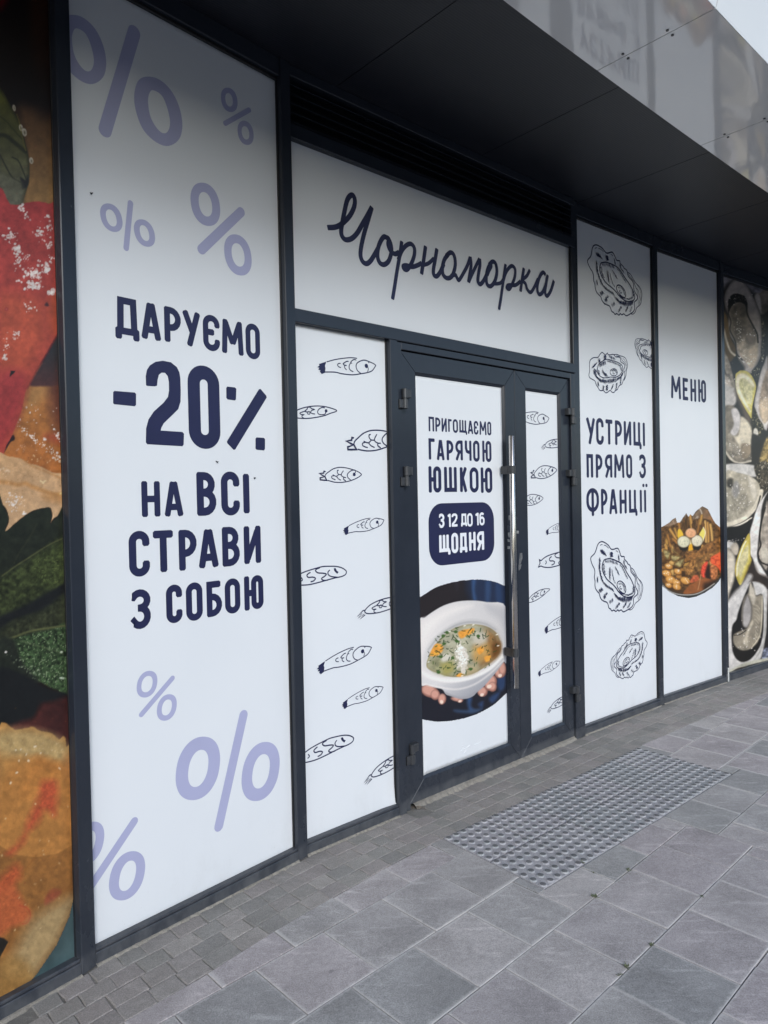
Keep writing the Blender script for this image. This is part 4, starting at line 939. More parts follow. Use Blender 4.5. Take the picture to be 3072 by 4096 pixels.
# ---------------------------------------------------------------- bay D: oysters
fD = sheet('window_poster', 'D', SPAN['D'][0]-0.02, SPAN['D'][1]+0.02, 0.03, 3.585, FILM, 'white window poster with line-drawn oysters and three lines of dark blue lettering')
letters(fD, 'D', FILM, 'L3', [
    [('У',160,222,123,300),('С',228,280,123,305),('Т',293,340,133,303),('Р',357,405,140,307),('И',417,467,145,308),('Ц',482,528,150,311),('І',545,562,155,314)],
    [('П',163,208,368,528),('Р',226,272,370,530),('Я',288,338,370,528),('М',350,420,370,530),('О',432,474,370,533)], [('З',517,567,370,533)],
    [('Ф',162,248,600,786),('Р',262,306,605,778),('А',317,372,607,776),('Н',388,436,611,773),('Ц',452,500,611,767),('І',525,541,612,766),('Ї',552,572,612,765)]], 0.165, MAT['navy'])
rh = random.Random(11)
def hatch(path, n, length, ang, w_, jit=0.25):
    P = spline(np.array(path, float), False, 8); out = []; L_ = np.concatenate([[0], np.cumsum(np.linalg.norm(np.diff(P, axis=0), axis=1))])
    for q in np.linspace(0, L_[-1], n):
        c = np.array([np.interp(q, L_, P[:, i]) for i in (0, 1)])+np.array([rh.uniform(-6, 6), rh.uniform(-6, 6)]); a = rad(ang(q/L_[-1]) if callable(ang) else ang)+rh.uniform(-.12, .12); l = length*rh.uniform(1-jit, 1+jit)/2
        d = np.array([math.cos(a), math.sin(a)])*l; m_ = c+np.array([-d[1], d[0]])*0.1; out.append(([tuple(c-d), tuple(m_), tuple(c+d)], w_*rh.uniform(0.7, 1.2)))
    return out
OA = dict(ref='N4', closed=True, s=[([(300,118),(350,122),(420,160),(480,210),(530,275),(570,310),(620,308),(670,290),(710,295),(745,345),(775,410),(800,470),(830,490),(880,495),(890,550),(930,595),(965,630),(985,670),(1040,710),(1065,775),(1075,840),(1110,895),(1170,960),(1200,1020),(1210,1100),(1220,1190),(1260,1270),(1300,1340),(1290,1410),(1230,1470),(1225,1530),(1235,1600),(1225,1660),(1190,1710),(1140,1745),(1080,1780),(1030,1795),(975,1750),(930,1775),(900,1745),(860,1780),(810,1745),(770,1765),(735,1720),(690,1690),(665,1620),(630,1560),(560,1530),(500,1490),(455,1420),(430,1350),(380,1295),(330,1230),(300,1140),(290,1050),(260,950),(258,850),(235,760),(180,670),(130,560),(120,480),(190,390),(215,290),(230,200),(260,140)],20),
  ([(1065,765),(1130,810),(1200,920),(1260,1020),(1330,1090),(1380,1170),(1405,1270),(1395,1400),(1370,1520),(1280,1610),(1250,1700),(1200,1755),(1140,1750)],15), ([(1075,800),(1150,900),(1220,1000),(1260,1120),(1320,1200),(1340,1310),(1360,1420),(1330,1540)],11), ([(1100,840),(1200,960),(1240,1080),(1290,1200),(1310,1350),(1320,1500)],9), ([(1290,1060),(1350,1160),(1380,1290),(1370,1440)],8), ([(870,1290),(930,1362),(1000,1382)],22), ([(890,1190),(874,1215),(888,1250),(915,1262),(925,1235)],14),
  ([(370,196),(430,222),(495,282)],10), ([(290,205),(315,186),(342,190)],12), ([(665,345),(700,360),(720,388)],11)],
  c=[([(430,555),(480,535),(550,528),(640,555),(740,600),(820,645),(880,710),(940,800),(1010,910),(1090,1020),(1160,1140),(1220,1270),(1232,1370),(1200,1430),(1100,1460),(1010,1440),(930,1390),(850,1310),(780,1220),(690,1130),(590,1050),(520,970),(450,860),(410,750),(405,650)],20), ([(800,1120),(830,1075),(880,1075),(950,1130),(1000,1210),(1020,1300),(1005,1360),(950,1350),(870,1280),(815,1200)],17)],
  f=[], d=[])
OA['h'] = hatch([(320,520),(335,640),(345,760),(390,900),(450,1040),(540,1150),(640,1220),(730,1280)], 46, 85, lambda q: 70-35*q+(20 if q > .5 else 0), 9)+hatch([(790,1380),(850,1460),(950,1500),(1080,1510),(1180,1490)], 26, 110, lambda q: 40+60*q, 13)+hatch([(450,590),(560,590),(660,620),(740,660)], 16, 80, 75, 8)+hatch([(800,670),(880,770),(960,920),(1010,1010)], 22, 45, 60, 8) \
  +hatch([(430,640),(440,760),(490,890)], 12, 40, 10, 7)+hatch([(590,760),(600,900),(620,1010)], 12, 110, 70, 8)+hatch([(640,830),(680,970),(740,1100)], 10, 70, 75, 8)+hatch([(330,350),(380,370),(440,420)], 10, 120, 62, 10)+hatch([(700,740),(760,830),(800,900)], 9, 60, 55, 9)+hatch([(1180,1230),(1190,1340),(1100,1400),(1020,1400)], 16, 50, 40, 10) \
  +hatch([(560,380),(575,480)], 6, 60, 175, 12)+hatch([(740,470),(760,560)], 6, 90, 70, 9)+hatch([(880,600),(900,680),(960,760)], 9, 80, 65, 10)+hatch([(540,1440),(590,1340)], 7, 70, 60, 12)+hatch([(430,1280),(470,1240)], 6, 90, 55, 9)+hatch([(330,960),(340,1050)], 6, 70, 80, 10)+hatch([(690,1560),(750,1500)], 7, 80, 75, 8)+hatch([(840,1700),(910,1590)], 7, 55, 60, 12)+hatch([(1020,1690),(1060,1600)], 7, 60, 80, 12)+hatch([(1120,1700),(1160,1590)], 7, 50, 70, 10)+hatch([(840,1130),(900,1130),(960,1210),(985,1290)], 9, 60, 65, 9)
OB = dict(ref='N5', closed=True, s=[([(160,640),(190,590),(250,555),(340,550),(380,490),(430,440),(470,470),(510,495),(550,455),(565,490),(620,495),(680,485),(735,540),(810,545),(840,590),(850,650),(920,700),(930,760),(910,830),(935,900),(930,990),(900,1060),(870,1140),(820,1170),(790,1215),(770,1260),(720,1290),(695,1325),(650,1320),(610,1280),(570,1310),(515,1335),(460,1285),(390,1285),(350,1230),(300,1150),(270,1070),(170,1010),(140,950),(155,850),(155,740)],15),
  ([(680,490),(760,485),(830,515),(900,535),(955,580),(985,670),(995,740),(970,850),(960,950),(920,1060)],13), ([(740,515),(830,540),(880,620),(950,700),(965,800),(935,870)],9), ([(680,870),(672,895),(690,918),(712,905)],11), ([(890,560),(950,650),(975,740)],7)],
  c=[([(330,780),(360,700),(430,640),(500,600),(570,595),(650,620),(750,650),(840,700),(885,760),(880,850),(820,940),(740,985),(630,985),(540,1000),(450,1000),(370,950),(325,870)],15), ([(608,880),(630,820),(690,800),(745,825),(768,885),(745,940),(690,955),(630,935)],12)], f=[], d=[])
OB['h'] = hatch([(270,830),(270,920),(310,990),(380,1050),(500,1080),(620,1070),(720,1050)], 44, 95, lambda q: 40+50*q, 9)+hatch([(740,1050),(830,990),(880,900)], 14, 90, 110, 9)+hatch([(370,730),(440,690),(500,670)], 13, 90, 80, 8)+hatch([(540,635),(640,650),(730,690),(820,740),(855,840)], 26, 40, 70, 8)+hatch([(440,850),(480,920),(530,940)], 12, 90, 65, 8)+hatch([(340,840),(360,920)], 8, 35, 20, 7)+hatch([(230,760),(290,700)], 10, 90, 125, 10)+hatch([(360,590),(370,650)], 6, 50, 30, 10)+hatch([(490,520),(480,590)], 6, 50, 175, 10)+hatch([(590,530),(640,560),(700,580)], 9, 60, 80, 9)+hatch([(530,1170),(530,1270)], 8, 50, 35, 11)+hatch([(450,1190),(450,1260)], 5, 40, 30, 9)+hatch([(340,1110),(345,1170)], 5, 60, 70, 10)+hatch([(640,1240),(660,1180)], 7, 70, 110, 8)+hatch([(730,1250),(750,1130)], 7, 60, 105, 9)+hatch([(830,1120),(840,1030)], 7, 70, 100, 9)+hatch([(640,840),(700,830),(745,880)], 9, 45, 60, 8)
def oyster(tpl, ref, crop, dst, mirror=False): place_art(fD, 'oyster_drawing', 'D', tpl, ref, wall('D', crop, dst), FILM, MAT['navy'], mirror, 'D', 1.5, (SPAN['D'][0]-0.01, SPAN['D'][1]+0.008))
oyster(OA, [(300,118),(910,1220)], 'N4', [(300,118),(910,1220)]); oyster(OB, [(515,1335),(688,880)], 'N5', [(515,1335),(688,880)]); oyster(OB, [(688,880),(515,1335)], 'N5', [(1385,440),(1525,800)], True)
oyster(OA, [(300,118),(910,1220)], 'L3', [(262,965),(400,1275)]); oyster(OA, [(300,118),(910,1220)], 'L3', [(543,1578),(433,1780)], True)

# ---------------------------------------------------------------- bay E: menu
fE = sheet('window_poster', 'E', SPAN['E'][0]-0.02, SPAN['E'][1]+0.02, 0.03, 3.59, FILM, 'white window poster reading menu above a photo of a platter of fried fish')
letters(fE, 'E', FILM, 'L2', [[('М',875,955,1320,1503),('Е',970,1013,1337,1516),('Н',1032,1078,1346,1526),('Ю',1095,1158,1351,1533)]], 0.165, MAT['navy'])

# ================================================================ PRINTED PHOTOGRAPHS (flat print: colour held per point of a fine grid)
def h2(ix, iy, seed):
    n = (ix*374761393+iy*668265263+seed*982451653) & 0x7fffffff
    n = ((n ^ (n >> 13))*1274126177) & 0x7fffffff
    return ((n ^ (n >> 16)) & 0xffff)/65535.0
def vnoise(x, y, seed):
    ix = np.floor(x).astype(np.int64); iy = np.floor(y).astype(np.int64); fx = x-ix; fy = y-iy; fx = fx*fx*(3-2*fx); fy = fy*fy*(3-2*fy)
    return (h2(ix, iy, seed)*(1-fx)+h2(ix+1, iy, seed)*fx)*(1-fy)+(h2(ix, iy+1, seed)*(1-fx)+h2(ix+1, iy+1, seed)*fx)*fy
def fbm(x, y, seed, octs=4):
    s = 0; a = 0.5; t = 0
    for o in range(octs): s = s+a*vnoise(x*2**o, y*2**o, seed+o); t += a; a *= 0.55
    return s/t
class Canvas:
    def __init__(s, X, Y): s.X, s.Y = X, Y; s.c = np.zeros((len(X), 3)); s.crop = 'SRC'; s.seed = 1
    def P(s, pts): return px(s.crop, pts)
    def sc(s): return CROP[s.crop][2]
    def blend(s, idx, m_, col):
        s.c[idx] = s.c[idx]*(1-m_[:, None])+np.broadcast_to(col, (len(idx), 3))*m_[:, None]
    def win(s, P, pad): return np.nonzero((s.X > P[:, 0].min()-pad) & (s.X < P[:, 0].max()+pad) & (s.Y > P[:, 1].min()-pad) & (s.Y < P[:, 1].max()+pad))[0]
    def sdf(s, P, idx):
        x, y = s.X[idx], s.Y[idx]; d = np.full(len(idx), 1e9); ins = np.zeros(len(idx), bool); n = len(P)
        for i in range(n):
            a, b = P[i], P[(i+1) % n]; e = b-a; L = e @ e+1e-9; t = np.clip(((x-a[0])*e[0]+(y-a[1])*e[1])/L, 0, 1)
            d = np.minimum(d, np.hypot(x-a[0]-t*e[0], y-a[1]-t*e[1])); c = (a[1] > y) != (b[1] > y)
            if abs(e[1]) > 1e-9: ins ^= c & (x < (e[0])*(y-a[1])/e[1]+a[0])
        return np.where(ins, d, -d)
    def poly(s, pts, col, fe=4, smooth=True, tex=0.0, tscale=30, col2=None, g=None, rag=0.0, op=1.0, edge=None, hi=None):
        """fe feather px; tex brightness mottling; col2+g gradient along crop-space segment g; rag ragged edge; edge darker rim (colour,width); hi=(n colour threshold) speckle"""
        P = s.P(pts); P = spline(P, True, 4) if smooth else P; idx = s.win(P, fe*2+rag)
        if not len(idx): return
        d = s.sdf(P, idx); x, y = s.X[idx], s.Y[idx]; s.seed += 7
        if rag: d = d+rag*(fbm(x/(rag*3+3), y/(rag*3+3), s.seed, 3)-0.5)*2
        m_ = np.clip(d/fe+0.5, 0, 1)*op; C = np.tile(np.array(col, float), (len(idx), 1))
        if col2 is not None:
            a, b = s.P(g); e = b-a; t = np.clip(((x-a[0])*e[0]+(y-a[1])*e[1])/(e @ e), 0, 1)[:, None]; C = C*(1-t)+np.array(col2, float)*t
        if edge: w_ = np.clip(1-d/edge[1], 0, 1)[:, None]*0.9; C = C*(1-w_)+np.array(edge[0], float)*w_
        if tex: C = C*(1+tex*2*(fbm(x/tscale, y/tscale, s.seed+3, 5)-0.5))[:, None]
        if hi: 
            v = fbm(x/hi[2], y/hi[2], s.seed+11, 3); w_ = np.clip((v-hi[1])*14, 0, 1)[:, None]; C = C*(1-w_)+np.array(hi[0], float)*w_
        s.blend(idx, m_, C)
    def line(s, pts, w_, col, fe=2.5, smooth=True, op=1.0):
        P = s.P(pts); P = spline(P, False, 5) if smooth else P; w_ = w_/s.sc()/2; idx = s.win(P, w_+fe*2); x, y = s.X[idx], s.Y[idx]; d = np.full(len(idx), 1e9)
        for a, b in zip(P[:-1], P[1:]):
            e = b-a; t = np.clip(((x-a[0])*e[0]+(y-a[1])*e[1])/(e @ e+1e-9), 0, 1); d = np.minimum(d, np.hypot(x-a[0]-t*e[0], y-a[1]-t*e[1]))
        s.blend(idx, np.clip((w_-d)/fe+0.5, 0, 1)*op, np.array(col, float))
    def ell(s, c, rx, ry, col, rot=0, fe=3, op=1.0):
        c = s.P([c])[0]; k = s.sc(); rx, ry = rx/k, ry/k; R_ = max(rx, ry)+fe*2; idx = np.nonzero((abs(s.X-c[0]) < R_) & (abs(s.Y-c[1]) < R_))[0]
        a = rad(rot); dx, dy = s.X[idx]-c[0], s.Y[idx]-c[1]; u = dx*math.cos(a)+dy*math.sin(a); v = -dx*math.sin(a)+dy*math.cos(a); r = np.hypot(u/rx, v/ry)
        s.blend(idx, np.clip((1-r)*min(rx, ry)/fe+0.5, 0, 1)*op, np.array(col, float))
    def specks(s, c, spread, n, size, col, rot=0, seed=0, op=0.95):
        r = random.Random(seed+n)
        for _ in range(n):
            a = rad(rot); u, v = r.gauss(0, spread[0]), r.gauss(0, spread[1]); q = size*r.uniform(0.35, 1.2)
            s.ell((c[0]+u*math.cos(a)-v*math.sin(a), c[1]+u*math.sin(a)+v*math.cos(a)), q, q*r.uniform(0.5, 1.1), col, r.uniform(0, 180), 2.0, op*r.uniform(0.6, 1))
    def mottled(s, amt, scale, seed): s.c *= (1+amt*2*(fbm(s.X/scale, s.Y/scale, seed, 5)-0.5))[:, None]
def photo(name, k, us, zs, back, paint, mat, parent=None, inside=None, label=None, gain=1.0):
    nu, nz = len(us), len(zs); UU, ZZ = np.meshgrid(us, zs); UZ = np.column_stack([UU.ravel(), ZZ.ravel()]); P = place(k, UZ, back); X, Y = project(P)
    cv = Canvas(X, Y); paint(cv)
    a = np.arange(nu*nz).reshape(nz, nu); Q = np.stack([a[:-1, :-1], a[:-1, 1:], a[1:, 1:], a[1:, :-1]], -1).reshape(-1, 4)
    if inside is not None:
        keep = inside(cv); Q = Q[keep[Q].all(1)]
    used = np.unique(Q); remap = np.full(nu*nz, -1); remap[used] = np.arange(len(used)); Q = remap[Q]; P = P[used]; C = cv.c[used]
    o_ = P.mean(0); o_[2] = P[:, 2].min()
    me = bpy.data.meshes.new(name); me.vertices.add(len(P)); me.vertices.foreach_set('co', (P-o_).astype(np.float32).ravel())
    me.loops.add(Q.size); me.loops.foreach_set('vertex_index', Q.astype(np.int32).ravel()); me.polygons.add(len(Q))
    me.polygons.foreach_set('loop_start', np.arange(0, Q.size, 4, dtype=np.int32)); me.update(calc_edges=True); me.validate()
    col = np.clip(C, 0, 255)/255.0; lin = np.where(col <= 0.04045, col/12.92, ((col+0.055)/1.055)**2.4)*np.array([1.15, 1.02, 0.88])*gain
    at_ = me.color_attributes.new('ink', 'FLOAT_COLOR', 'POINT'); at_.data.foreach_set('color', np.column_stack([np.clip(lin, 0, 0.85), np.ones(len(lin))]).astype(np.float32).ravel())
    me.materials.append(mat); o = bpy.data.objects.new(name, me); COL.objects.link(o)
    if parent: o.parent = parent; o.location = Vector(o_)-world_loc(parent)
    else: o.location = o_
    if label and not parent: tag(o, label, 'poster')
    return o

WHT = (240, 240, 246)
def grain(c, amt, scale, seed):
    v = fbm(c.X/scale, c.Y/scale, seed, 3)-0.5; w_ = fbm(c.X/(scale*5), c.Y/(scale*5), seed+9, 3)-0.5; c.c *= np.clip(1+amt*1.6*v+amt*0.9*w_, 0.3, 1.8)[:, None]
def paint_food(c):
    c.c[:] = (26, 17, 15)
    c.crop = 'O1'
    c.poly([(300,-40),(500,-40),(500,700),(420,900),(330,600)], (62,34,18), 40, col2=(30,18,14), g=[(400,0),(400,800)])
    c.poly([(0,-40),(80,-40),(30,60),(0,90)], (120,10,20), 40)
    c.poly([(180,1080),(330,1080),(480,1150),(560,1240),(560,2150),(200,2150),(230,1600)], (92,68,46), 60, tex=0.12, tscale=40, col2=(150,118,72), g=[(400,1150),(400,1900)])
    c.poly([(-60,800),(0,860),(60,950),(130,1080),(200,1210),(250,1400),(285,1560),(290,1700),(280,1800),(230,1960),(190,2040),(-60,2040)], (84,88,40), 5, tex=0.25, tscale=50, col2=(108,110,92), g=[(60,1000),(120,2000)], edge=((50,50,26), 14))
    c.line([(-20,1325),(60,1335),(130,1390),(190,1440),(250,1490)], 40, (40,42,24), 8, op=0.8); c.line([(-20,1130),(60,1190),(130,1270),(220,1370)], 12, (58,60,30), 5)
    c.line([(0,1520),(60,1640),(120,1740),(200,1790)], 14, (46,46,30), 4); c.line([(120,1545),(180,1580),(230,1690),(260,1770)], 12, (44,46,30), 4)
    c.poly([(200,1740),(255,1770),(265,1720),(285,1780),(270,1830),(220,1860),(205,1800)], (38,38,32), 8); c.poly([(-20,1720),(100,1740),(210,1790),(230,1900),(190,2030),(-20,2030)], (98,100,86), 18, tex=0.3, tscale=22, op=0.7)
    for e in ((138,1060,14,32), (205,1255,18,34), (240,1300,22,40), (307,1578,19,32)): c.ell(e[:2], e[2], e[3], (205,205,196), -12, 3); c.ell((e[0]+2, e[1]+3), e[2]*0.45, e[3]*0.5, (120,118,100), -12, 4)
    c.line([(165,1120),(190,1200),(215,1330),(240,1440),(255,1480)], 7, (150,140,60), 3, op=0.6)
    # fried piece behind
    c.crop = 'O3'
    c.poly([(130,-260),(600,-260),(640,800),(300,700),(-40,600),(-40,300)], (166,116,64), 20, tex=0.22, tscale=34, col2=(176,112,60), g=[(300,-200),(400,600)])
    c.poly([(480,-240),(640,-240),(640,260),(560,300),(500,100)], (92,52,46), 60, op=0.85); c.poly([(430,360),(520,320),(600,360),(610,440),(520,420)], (168,78,58), 30, op=0.7)
    c.poly([(300,-130),(440,-170),(460,-60),(350,60),(260,60)], (178,140,92), 40, op=0.6)
    c.poly([(60,440),(120,345),(145,365),(140,395),(100,420),(40,520),(20,520)], (34,24,24), 5)
    c.specks((330,370), (150,16), 60, 8, WHT, 38, 3); c.specks((540,540), (60,24), 34, 10, WHT, 45, 4); c.specks((560,350), (10,50), 16, 9, WHT, -20, 5); c.specks((440,390), (8,8), 3, 18, WHT, 0, 6); c.specks((360,180), (110,70), 16, 9, WHT, 0, 8); c.specks((430,590), (70,30), 20, 8, (232,200,160), 0, 9); c.specks((240,480), (40,20), 14, 8, (214,170,140), 0, 10)
    c.specks((330,420), (220,150), 60, 5, (120,76,40), 0, 41, 0.6)
    c.crop = 'O2'
    c.poly([(590,1290),(590,1780),(560,1830),(400,1840),(285,1830),(340,1720),(420,1590),(500,1450)], (44,45,50), 10, col2=(78,50,50), g=[(500,1500),(480,1800)])
    # red piece
    red = [(-40,95),(100,92),(180,95),(250,75),(350,62),(420,70),(470,85),(560,98),(570,600),(575,1290),(555,1330),(530,1370),(470,1480),(400,1600),(330,1720),(262,1850),(232,1950),(215,2050),(175,2160),(145,2240),(110,2320),(60,2410),(-40,2520)]
    c.poly(red, (176,66,66), 4, tex=0.16, tscale=26, col2=(172,74,62), g=[(250,100),(250,1300)], rag=1.5)
    c.poly([(-20,1000),(250,980),(430,1100),(420,1400),(260,1650),(100,1700),(-20,1600)], (190,92,66), 70, tex=0.14, tscale=22, op=0.75); c.poly([(-20,1750),(200,1700),(250,1850),(150,2200),(-20,2400)], (160,56,64), 50, tex=0.14, tscale=22, op=0.7)
    c.poly([(470,1000),(560,980),(570,1300),(480,1300)], (182,88,56), 30, op=0.6); c.line([(560,1330),(470,1490),(400,1610),(330,1730),(265,1860)], 16, (132,46,48), 6, op=0.7)
    c.specks((250,900), (160,500), 260, 5, (206,110,100), 0, 12, 0.45); c.specks((250,900), (160,500), 160, 6, (140,44,50), 0, 13, 0.35)
    for (x, y), sp, n, z, rt in [((205,130),(14,30),16,12,0),((262,205),(10,34),12,10,-30),((92,395),(22,36),40,11,20),((172,535),(20,40),36,13,0),((165,650),(24,30),20,10,40),((250,590),(20,18),14,8,40),((305,760),(60,34),70,13,-20),((330,870),(38,30),40,14,0),((462,705),(16,18),8,24,0),((492,932),(18,12),6,24,0),((388,350),(30,40),30,10,30),((470,315),(16,24),18,11,0),((455,205),(10,14),6,12,0),((450,470),(40,34),22,9,0),((385,660),(14,24),8,11,0),((282,1080),(28,22),16,10,30),((150,1335),(34,26),20,10,-40),((42,1545),(16,14),8,16,0),((60,1430),(12,40),12,8,0),((490,620),(16,20),8,9,0)]:
        c.specks((x, y), sp, n, z, WHT, rt, int(x+y))
    c.poly([(92,1750),(100,1710),(104,1690),(125,1690),(148,1690),(142,1706),(118,1728),(100,1745)], (34,24,26), 3, False); c.poly([(430,1060),(450,1032),(470,1062),(455,1072)], (70,40,42), 6); c.ell((62,1098), 18, 16, (150,50,50), 0, 5); c.ell((62,1098), 10, 9, (190,96,90), 0, 4)
    # pale flesh
    c.crop = 'O3'
    c.poly([(-40,535),(80,555),(200,575),(290,625),(360,640),(430,670),(520,715),(640,760),(640,1125),(620,1128),(560,1145),(520,1172),(498,1210),(515,1140),(495,1060),(440,1060),(380,1070),(300,1100),(200,1170),(130,1230),(50,1300),(85,1200),(80,1120),(40,1040),(-40,960)], (206,170,130), 4, tex=0.10, tscale=20, rag=1.2, col2=(212,178,142), g=[(100,600),(300,1100)])
    c.line([(-10,800),(90,815),(180,832),(250,820),(310,850),(430,895),(520,925),(620,930)], 40, (196,146,92), 12, op=0.8); c.poly([(420,930),(620,930),(620,1010),(500,1000),(440,980)], (200,150,96), 26, op=0.7); c.line([(200,560),(300,640),(420,690),(600,770)], 20, (186,132,78), 8, op=0.5)
    c.specks((150,1010), (50,40), 44, 10, WHT, 30, 21); c.specks((242,1113), (10,8), 8, 11, WHT, 0, 22); c.specks((425,805), (20,16), 10, 9, (236,220,180), 0, 23); c.specks((200,690), (130,60), 60, 7, (226,196,164), 0, 24, 0.5); c.specks((30,700), (40,20), 26, 9, (230,206,180), 0, 25); c.specks((300,800), (180,120), 50, 6, (170,122,78), 0, 26, 0.5); c.specks((600,910), (4,12), 3, 10, (226,210,150), 0, 27)
    # leaves
    leaf = [(-40,1000),(40,1060),(78,1130),(78,1200),(50,1290),(130,1235),(200,1175),(300,1105),(380,1074),(440,1064),(492,1066),(512,1140),(495,1215),(560,1150),(660,1125),(680,2600),(-40,2600)]
    c.poly(leaf, (36,42,34), 3, tex=0.3, tscale=24)
    c.poly([(660,1340),(440,1455),(300,1555),(150,1655),(-20,1770),(-20,2110),(250,2000),(470,1880),(660,1780)], (56,66,40), 26, tex=0.75, tscale=14, op=0.9); c.poly([(330,1560),(560,1450),(660,1440),(660,1760),(480,1830),(330,1760)], (70,84,48), 40, tex=0.8, tscale=10, op=0.55, hi=((122,140,84), 0.68, 7))
    c.line([(650,1345),(480,1425),(300,1540),(160,1630),(20,1730)], 14, (88,94,62), 4, op=0.8); c.line([(360,1220),(280,1370),(190,1500),(140,1600)], 12, (58,64,48), 6, op=0.6)
    c.poly([(660,1790),(480,1895),(250,2025),(-20,2150),(-20,2260),(150,2150),(420,2060),(600,1930),(660,1860)], (28,31,33), 12); c.poly([(660,1920),(430,2070),(150,2170),(-20,2300),(-20,2400),(660,2300)], (58,64,46), 30, tex=0.7, tscale=12, op=0.8)
    c.crop = 'O4'
    c.poly([(130,385),(300,330),(480,295),(670,270),(680,910),(560,885),(420,820),(280,690),(200,600),(160,480)], (54,74,50), 10, tex=0.95, tscale=9, hi=((128,152,120), 0.66, 6)); c.line([(-10,388),(80,376),(150,360),(300,305),(480,275),(660,250)], 20, (92,100,68), 5)
    c.line([(200,400),(330,440),(480,480),(620,530)], 10, (96,112,84), 4, op=0.7); c.poly([(-20,390),(140,390),(190,560),(260,680),(360,820),(-20,820)], (36,42,36), 20, tex=0.4, tscale=12)
    c.specks((300,680), (90,26), 60, 8, (170,190,166), 35, 31, 0.7); c.ell((605,512), 14, 10, (190,205,190), 0, 3); c.ell((608,768), 26, 10, (180,200,186), 8, 3); c.ell((58,512), 12, 10, WHT, 0, 3)
    c.poly([(-20,700),(200,720),(400,840),(560,900),(680,925),(690,990),(520,1000),(400,1030),(330,1150),(200,1210),(-20,1290)], (26,29,32), 14)
    c.poly([(690,985),(520,1000),(400,1030),(340,1150),(200,1200),(40,1255),(-20,1300),(690,1500)], (80,42,40), 26, tex=0.2, tscale=30, col2=(64,34,34), g=[(300,1250),(600,1200)])
    # orange piece
    c.poly([(-20,1282),(150,1276),(260,1260),(320,1245),(390,1285),(500,1308),(555,1350),(585,1370),(620,1340),(645,1365),(655,1450),(700,1475),(720,2400),(-20,2400)], (188,142,84), 4, tex=0.16, tscale=26, rag=1.5)
    c.poly([(-20,1300),(300,1275),(520,1330),(650,1420),(690,1560),(500,1620),(300,1560),(-20,1500)], (188,168,122), 50, tex=0.16, tscale=20, op=0.85)
    c.poly([(330,1560),(480,1560),(620,1640),(560,1760),(420,1880),(280,1960),(200,1900)], (204,132,66), 40, tex=0.14, op=0.8); c.poly([(620,1600),(720,1600),(720,2300),(620,2300)], (164,110,66), 40, tex=0.2, op=0.7)
    c.crop = 'O5'
    c.poly([(-20,-200),(740,-200),(735,990),(725,1010),(690,1150),(625,1300),(560,1440),(450,1600),(370,1720),(300,1800),(230,1850),(-20,2010)], (186,130,70), 60, tex=0.16, tscale=24, op=0.8)
    c.poly([(420,-180),(560,-180),(560,60),(540,160),(480,120),(430,120),(350,250),(270,330),(220,440),(110,540),(60,520),(200,400),(280,200),(330,90),(390,-60)], (190,76,58), 34, tex=0.35, tscale=9, op=0.72, rag=8)
    c.poly([(-20,800),(60,720),(160,640),(205,740),(120,880),(-20,940)], (196,88,58), 40, tex=0.35, tscale=8, op=0.7, rag=8); c.poly([(-20,900),(150,870),(240,1030),(300,1110),(290,1190),(230,1225),(120,1260),(-20,1330)], (198,104,66), 30, tex=0.14, tscale=8, op=0.85); c.line([(190,1040),(270,1070),(300,1140),(270,1210),(220,1225)], 10, (178,78,52), 4)
    c.poly([(460,940),(520,880),(600,890),(580,950),(480,1030),(440,1030)], (160,82,62), 14, tex=0.2, op=0.8); c.line([(210,780),(230,720),(340,570),(360,540)], 12, (150,96,46), 6, op=0.6); c.line([(380,905),(460,920),(620,880),(720,850)], 10, (150,98,50), 6, op=0.6)
    c.poly([(735,960),(690,1150),(625,1300),(560,1440),(450,1600),(370,1720),(300,1800),(200,1760),(60,1700),(180,1420),(320,1180),(520,1040)], (182,162,122), 60, tex=0.12, tscale=26, op=0.9); c.poly([(-20,1600),(200,1560),(330,1720),(300,1800),(230,1850),(-20,2010)], (168,132,78), 40, tex=0.14, op=0.8)
    c.line([(735,1000),(690,1130),(640,1260),(600,1340)], 9, (120,92,60), 4); c.poly([(-20,1350),(40,1365),(82,1400),(40,1480),(-20,1590)], (38,36,34), 4, False)
    for x, y in [(350,38),(55,183),(425,500),(432,538),(405,790),(345,830),(285,1690),(147,1285),(400,1265),(395,400),(483,405),(140,1880),(250,1035),(380,1060),(190,965),(585,970),(670,65),(585,625),(20,548),(520,150)]: c.ell((x, y), 6+(x*7+y) % 6, 4+(y*3+x) % 5, (226,206,166), (x*13) % 180, 2.5, 0.8)
    c.crop = 'O4'
    for x, y in [(155,1475),(205,1470),(258,1518),(186,1580),(280,1580),(165,1698),(105,1798),(585,1655),(400,1505),(345,1440)]: c.ell((x, y), 9+(x*7+y) % 8, 6+(y*3+x) % 6, (232,222,200), (x*13) % 180, 2.5, 0.9)
    c.specks((430,1450), (160,40), 40, 7, (214,196,160), 10, 51, 0.7); c.specks((300,1700), (220,300), 80, 6, (150,106,52), 0, 52, 0.4)
    c.crop = 'O5'; c.specks((350,700), (260,500), 110, 6, (152,100,50), 0, 53, 0.45); c.specks((100,750), (60,60), 30, 5, (150,50,40), 0, 54, 0.5)
    grain(c, 0.15, 16, 302); c.crop = 'SRC'
def inside_food(c):
    c.crop = 'O5'; P = c.P([(-900,1990),(-20,2010),(140,1896),(230,1850),(300,1800),(370,1720),(450,1600),(560,1440),(625,1300),(690,1150),(722,1010),(790,700),(700,-2000),(-900,-2000)]); x, y = c.X, c.Y
    d = c.sdf(P, np.arange(len(x))); hi = y < px('O5', [(0,600)])[0][1]
    return (d > 0) | hi
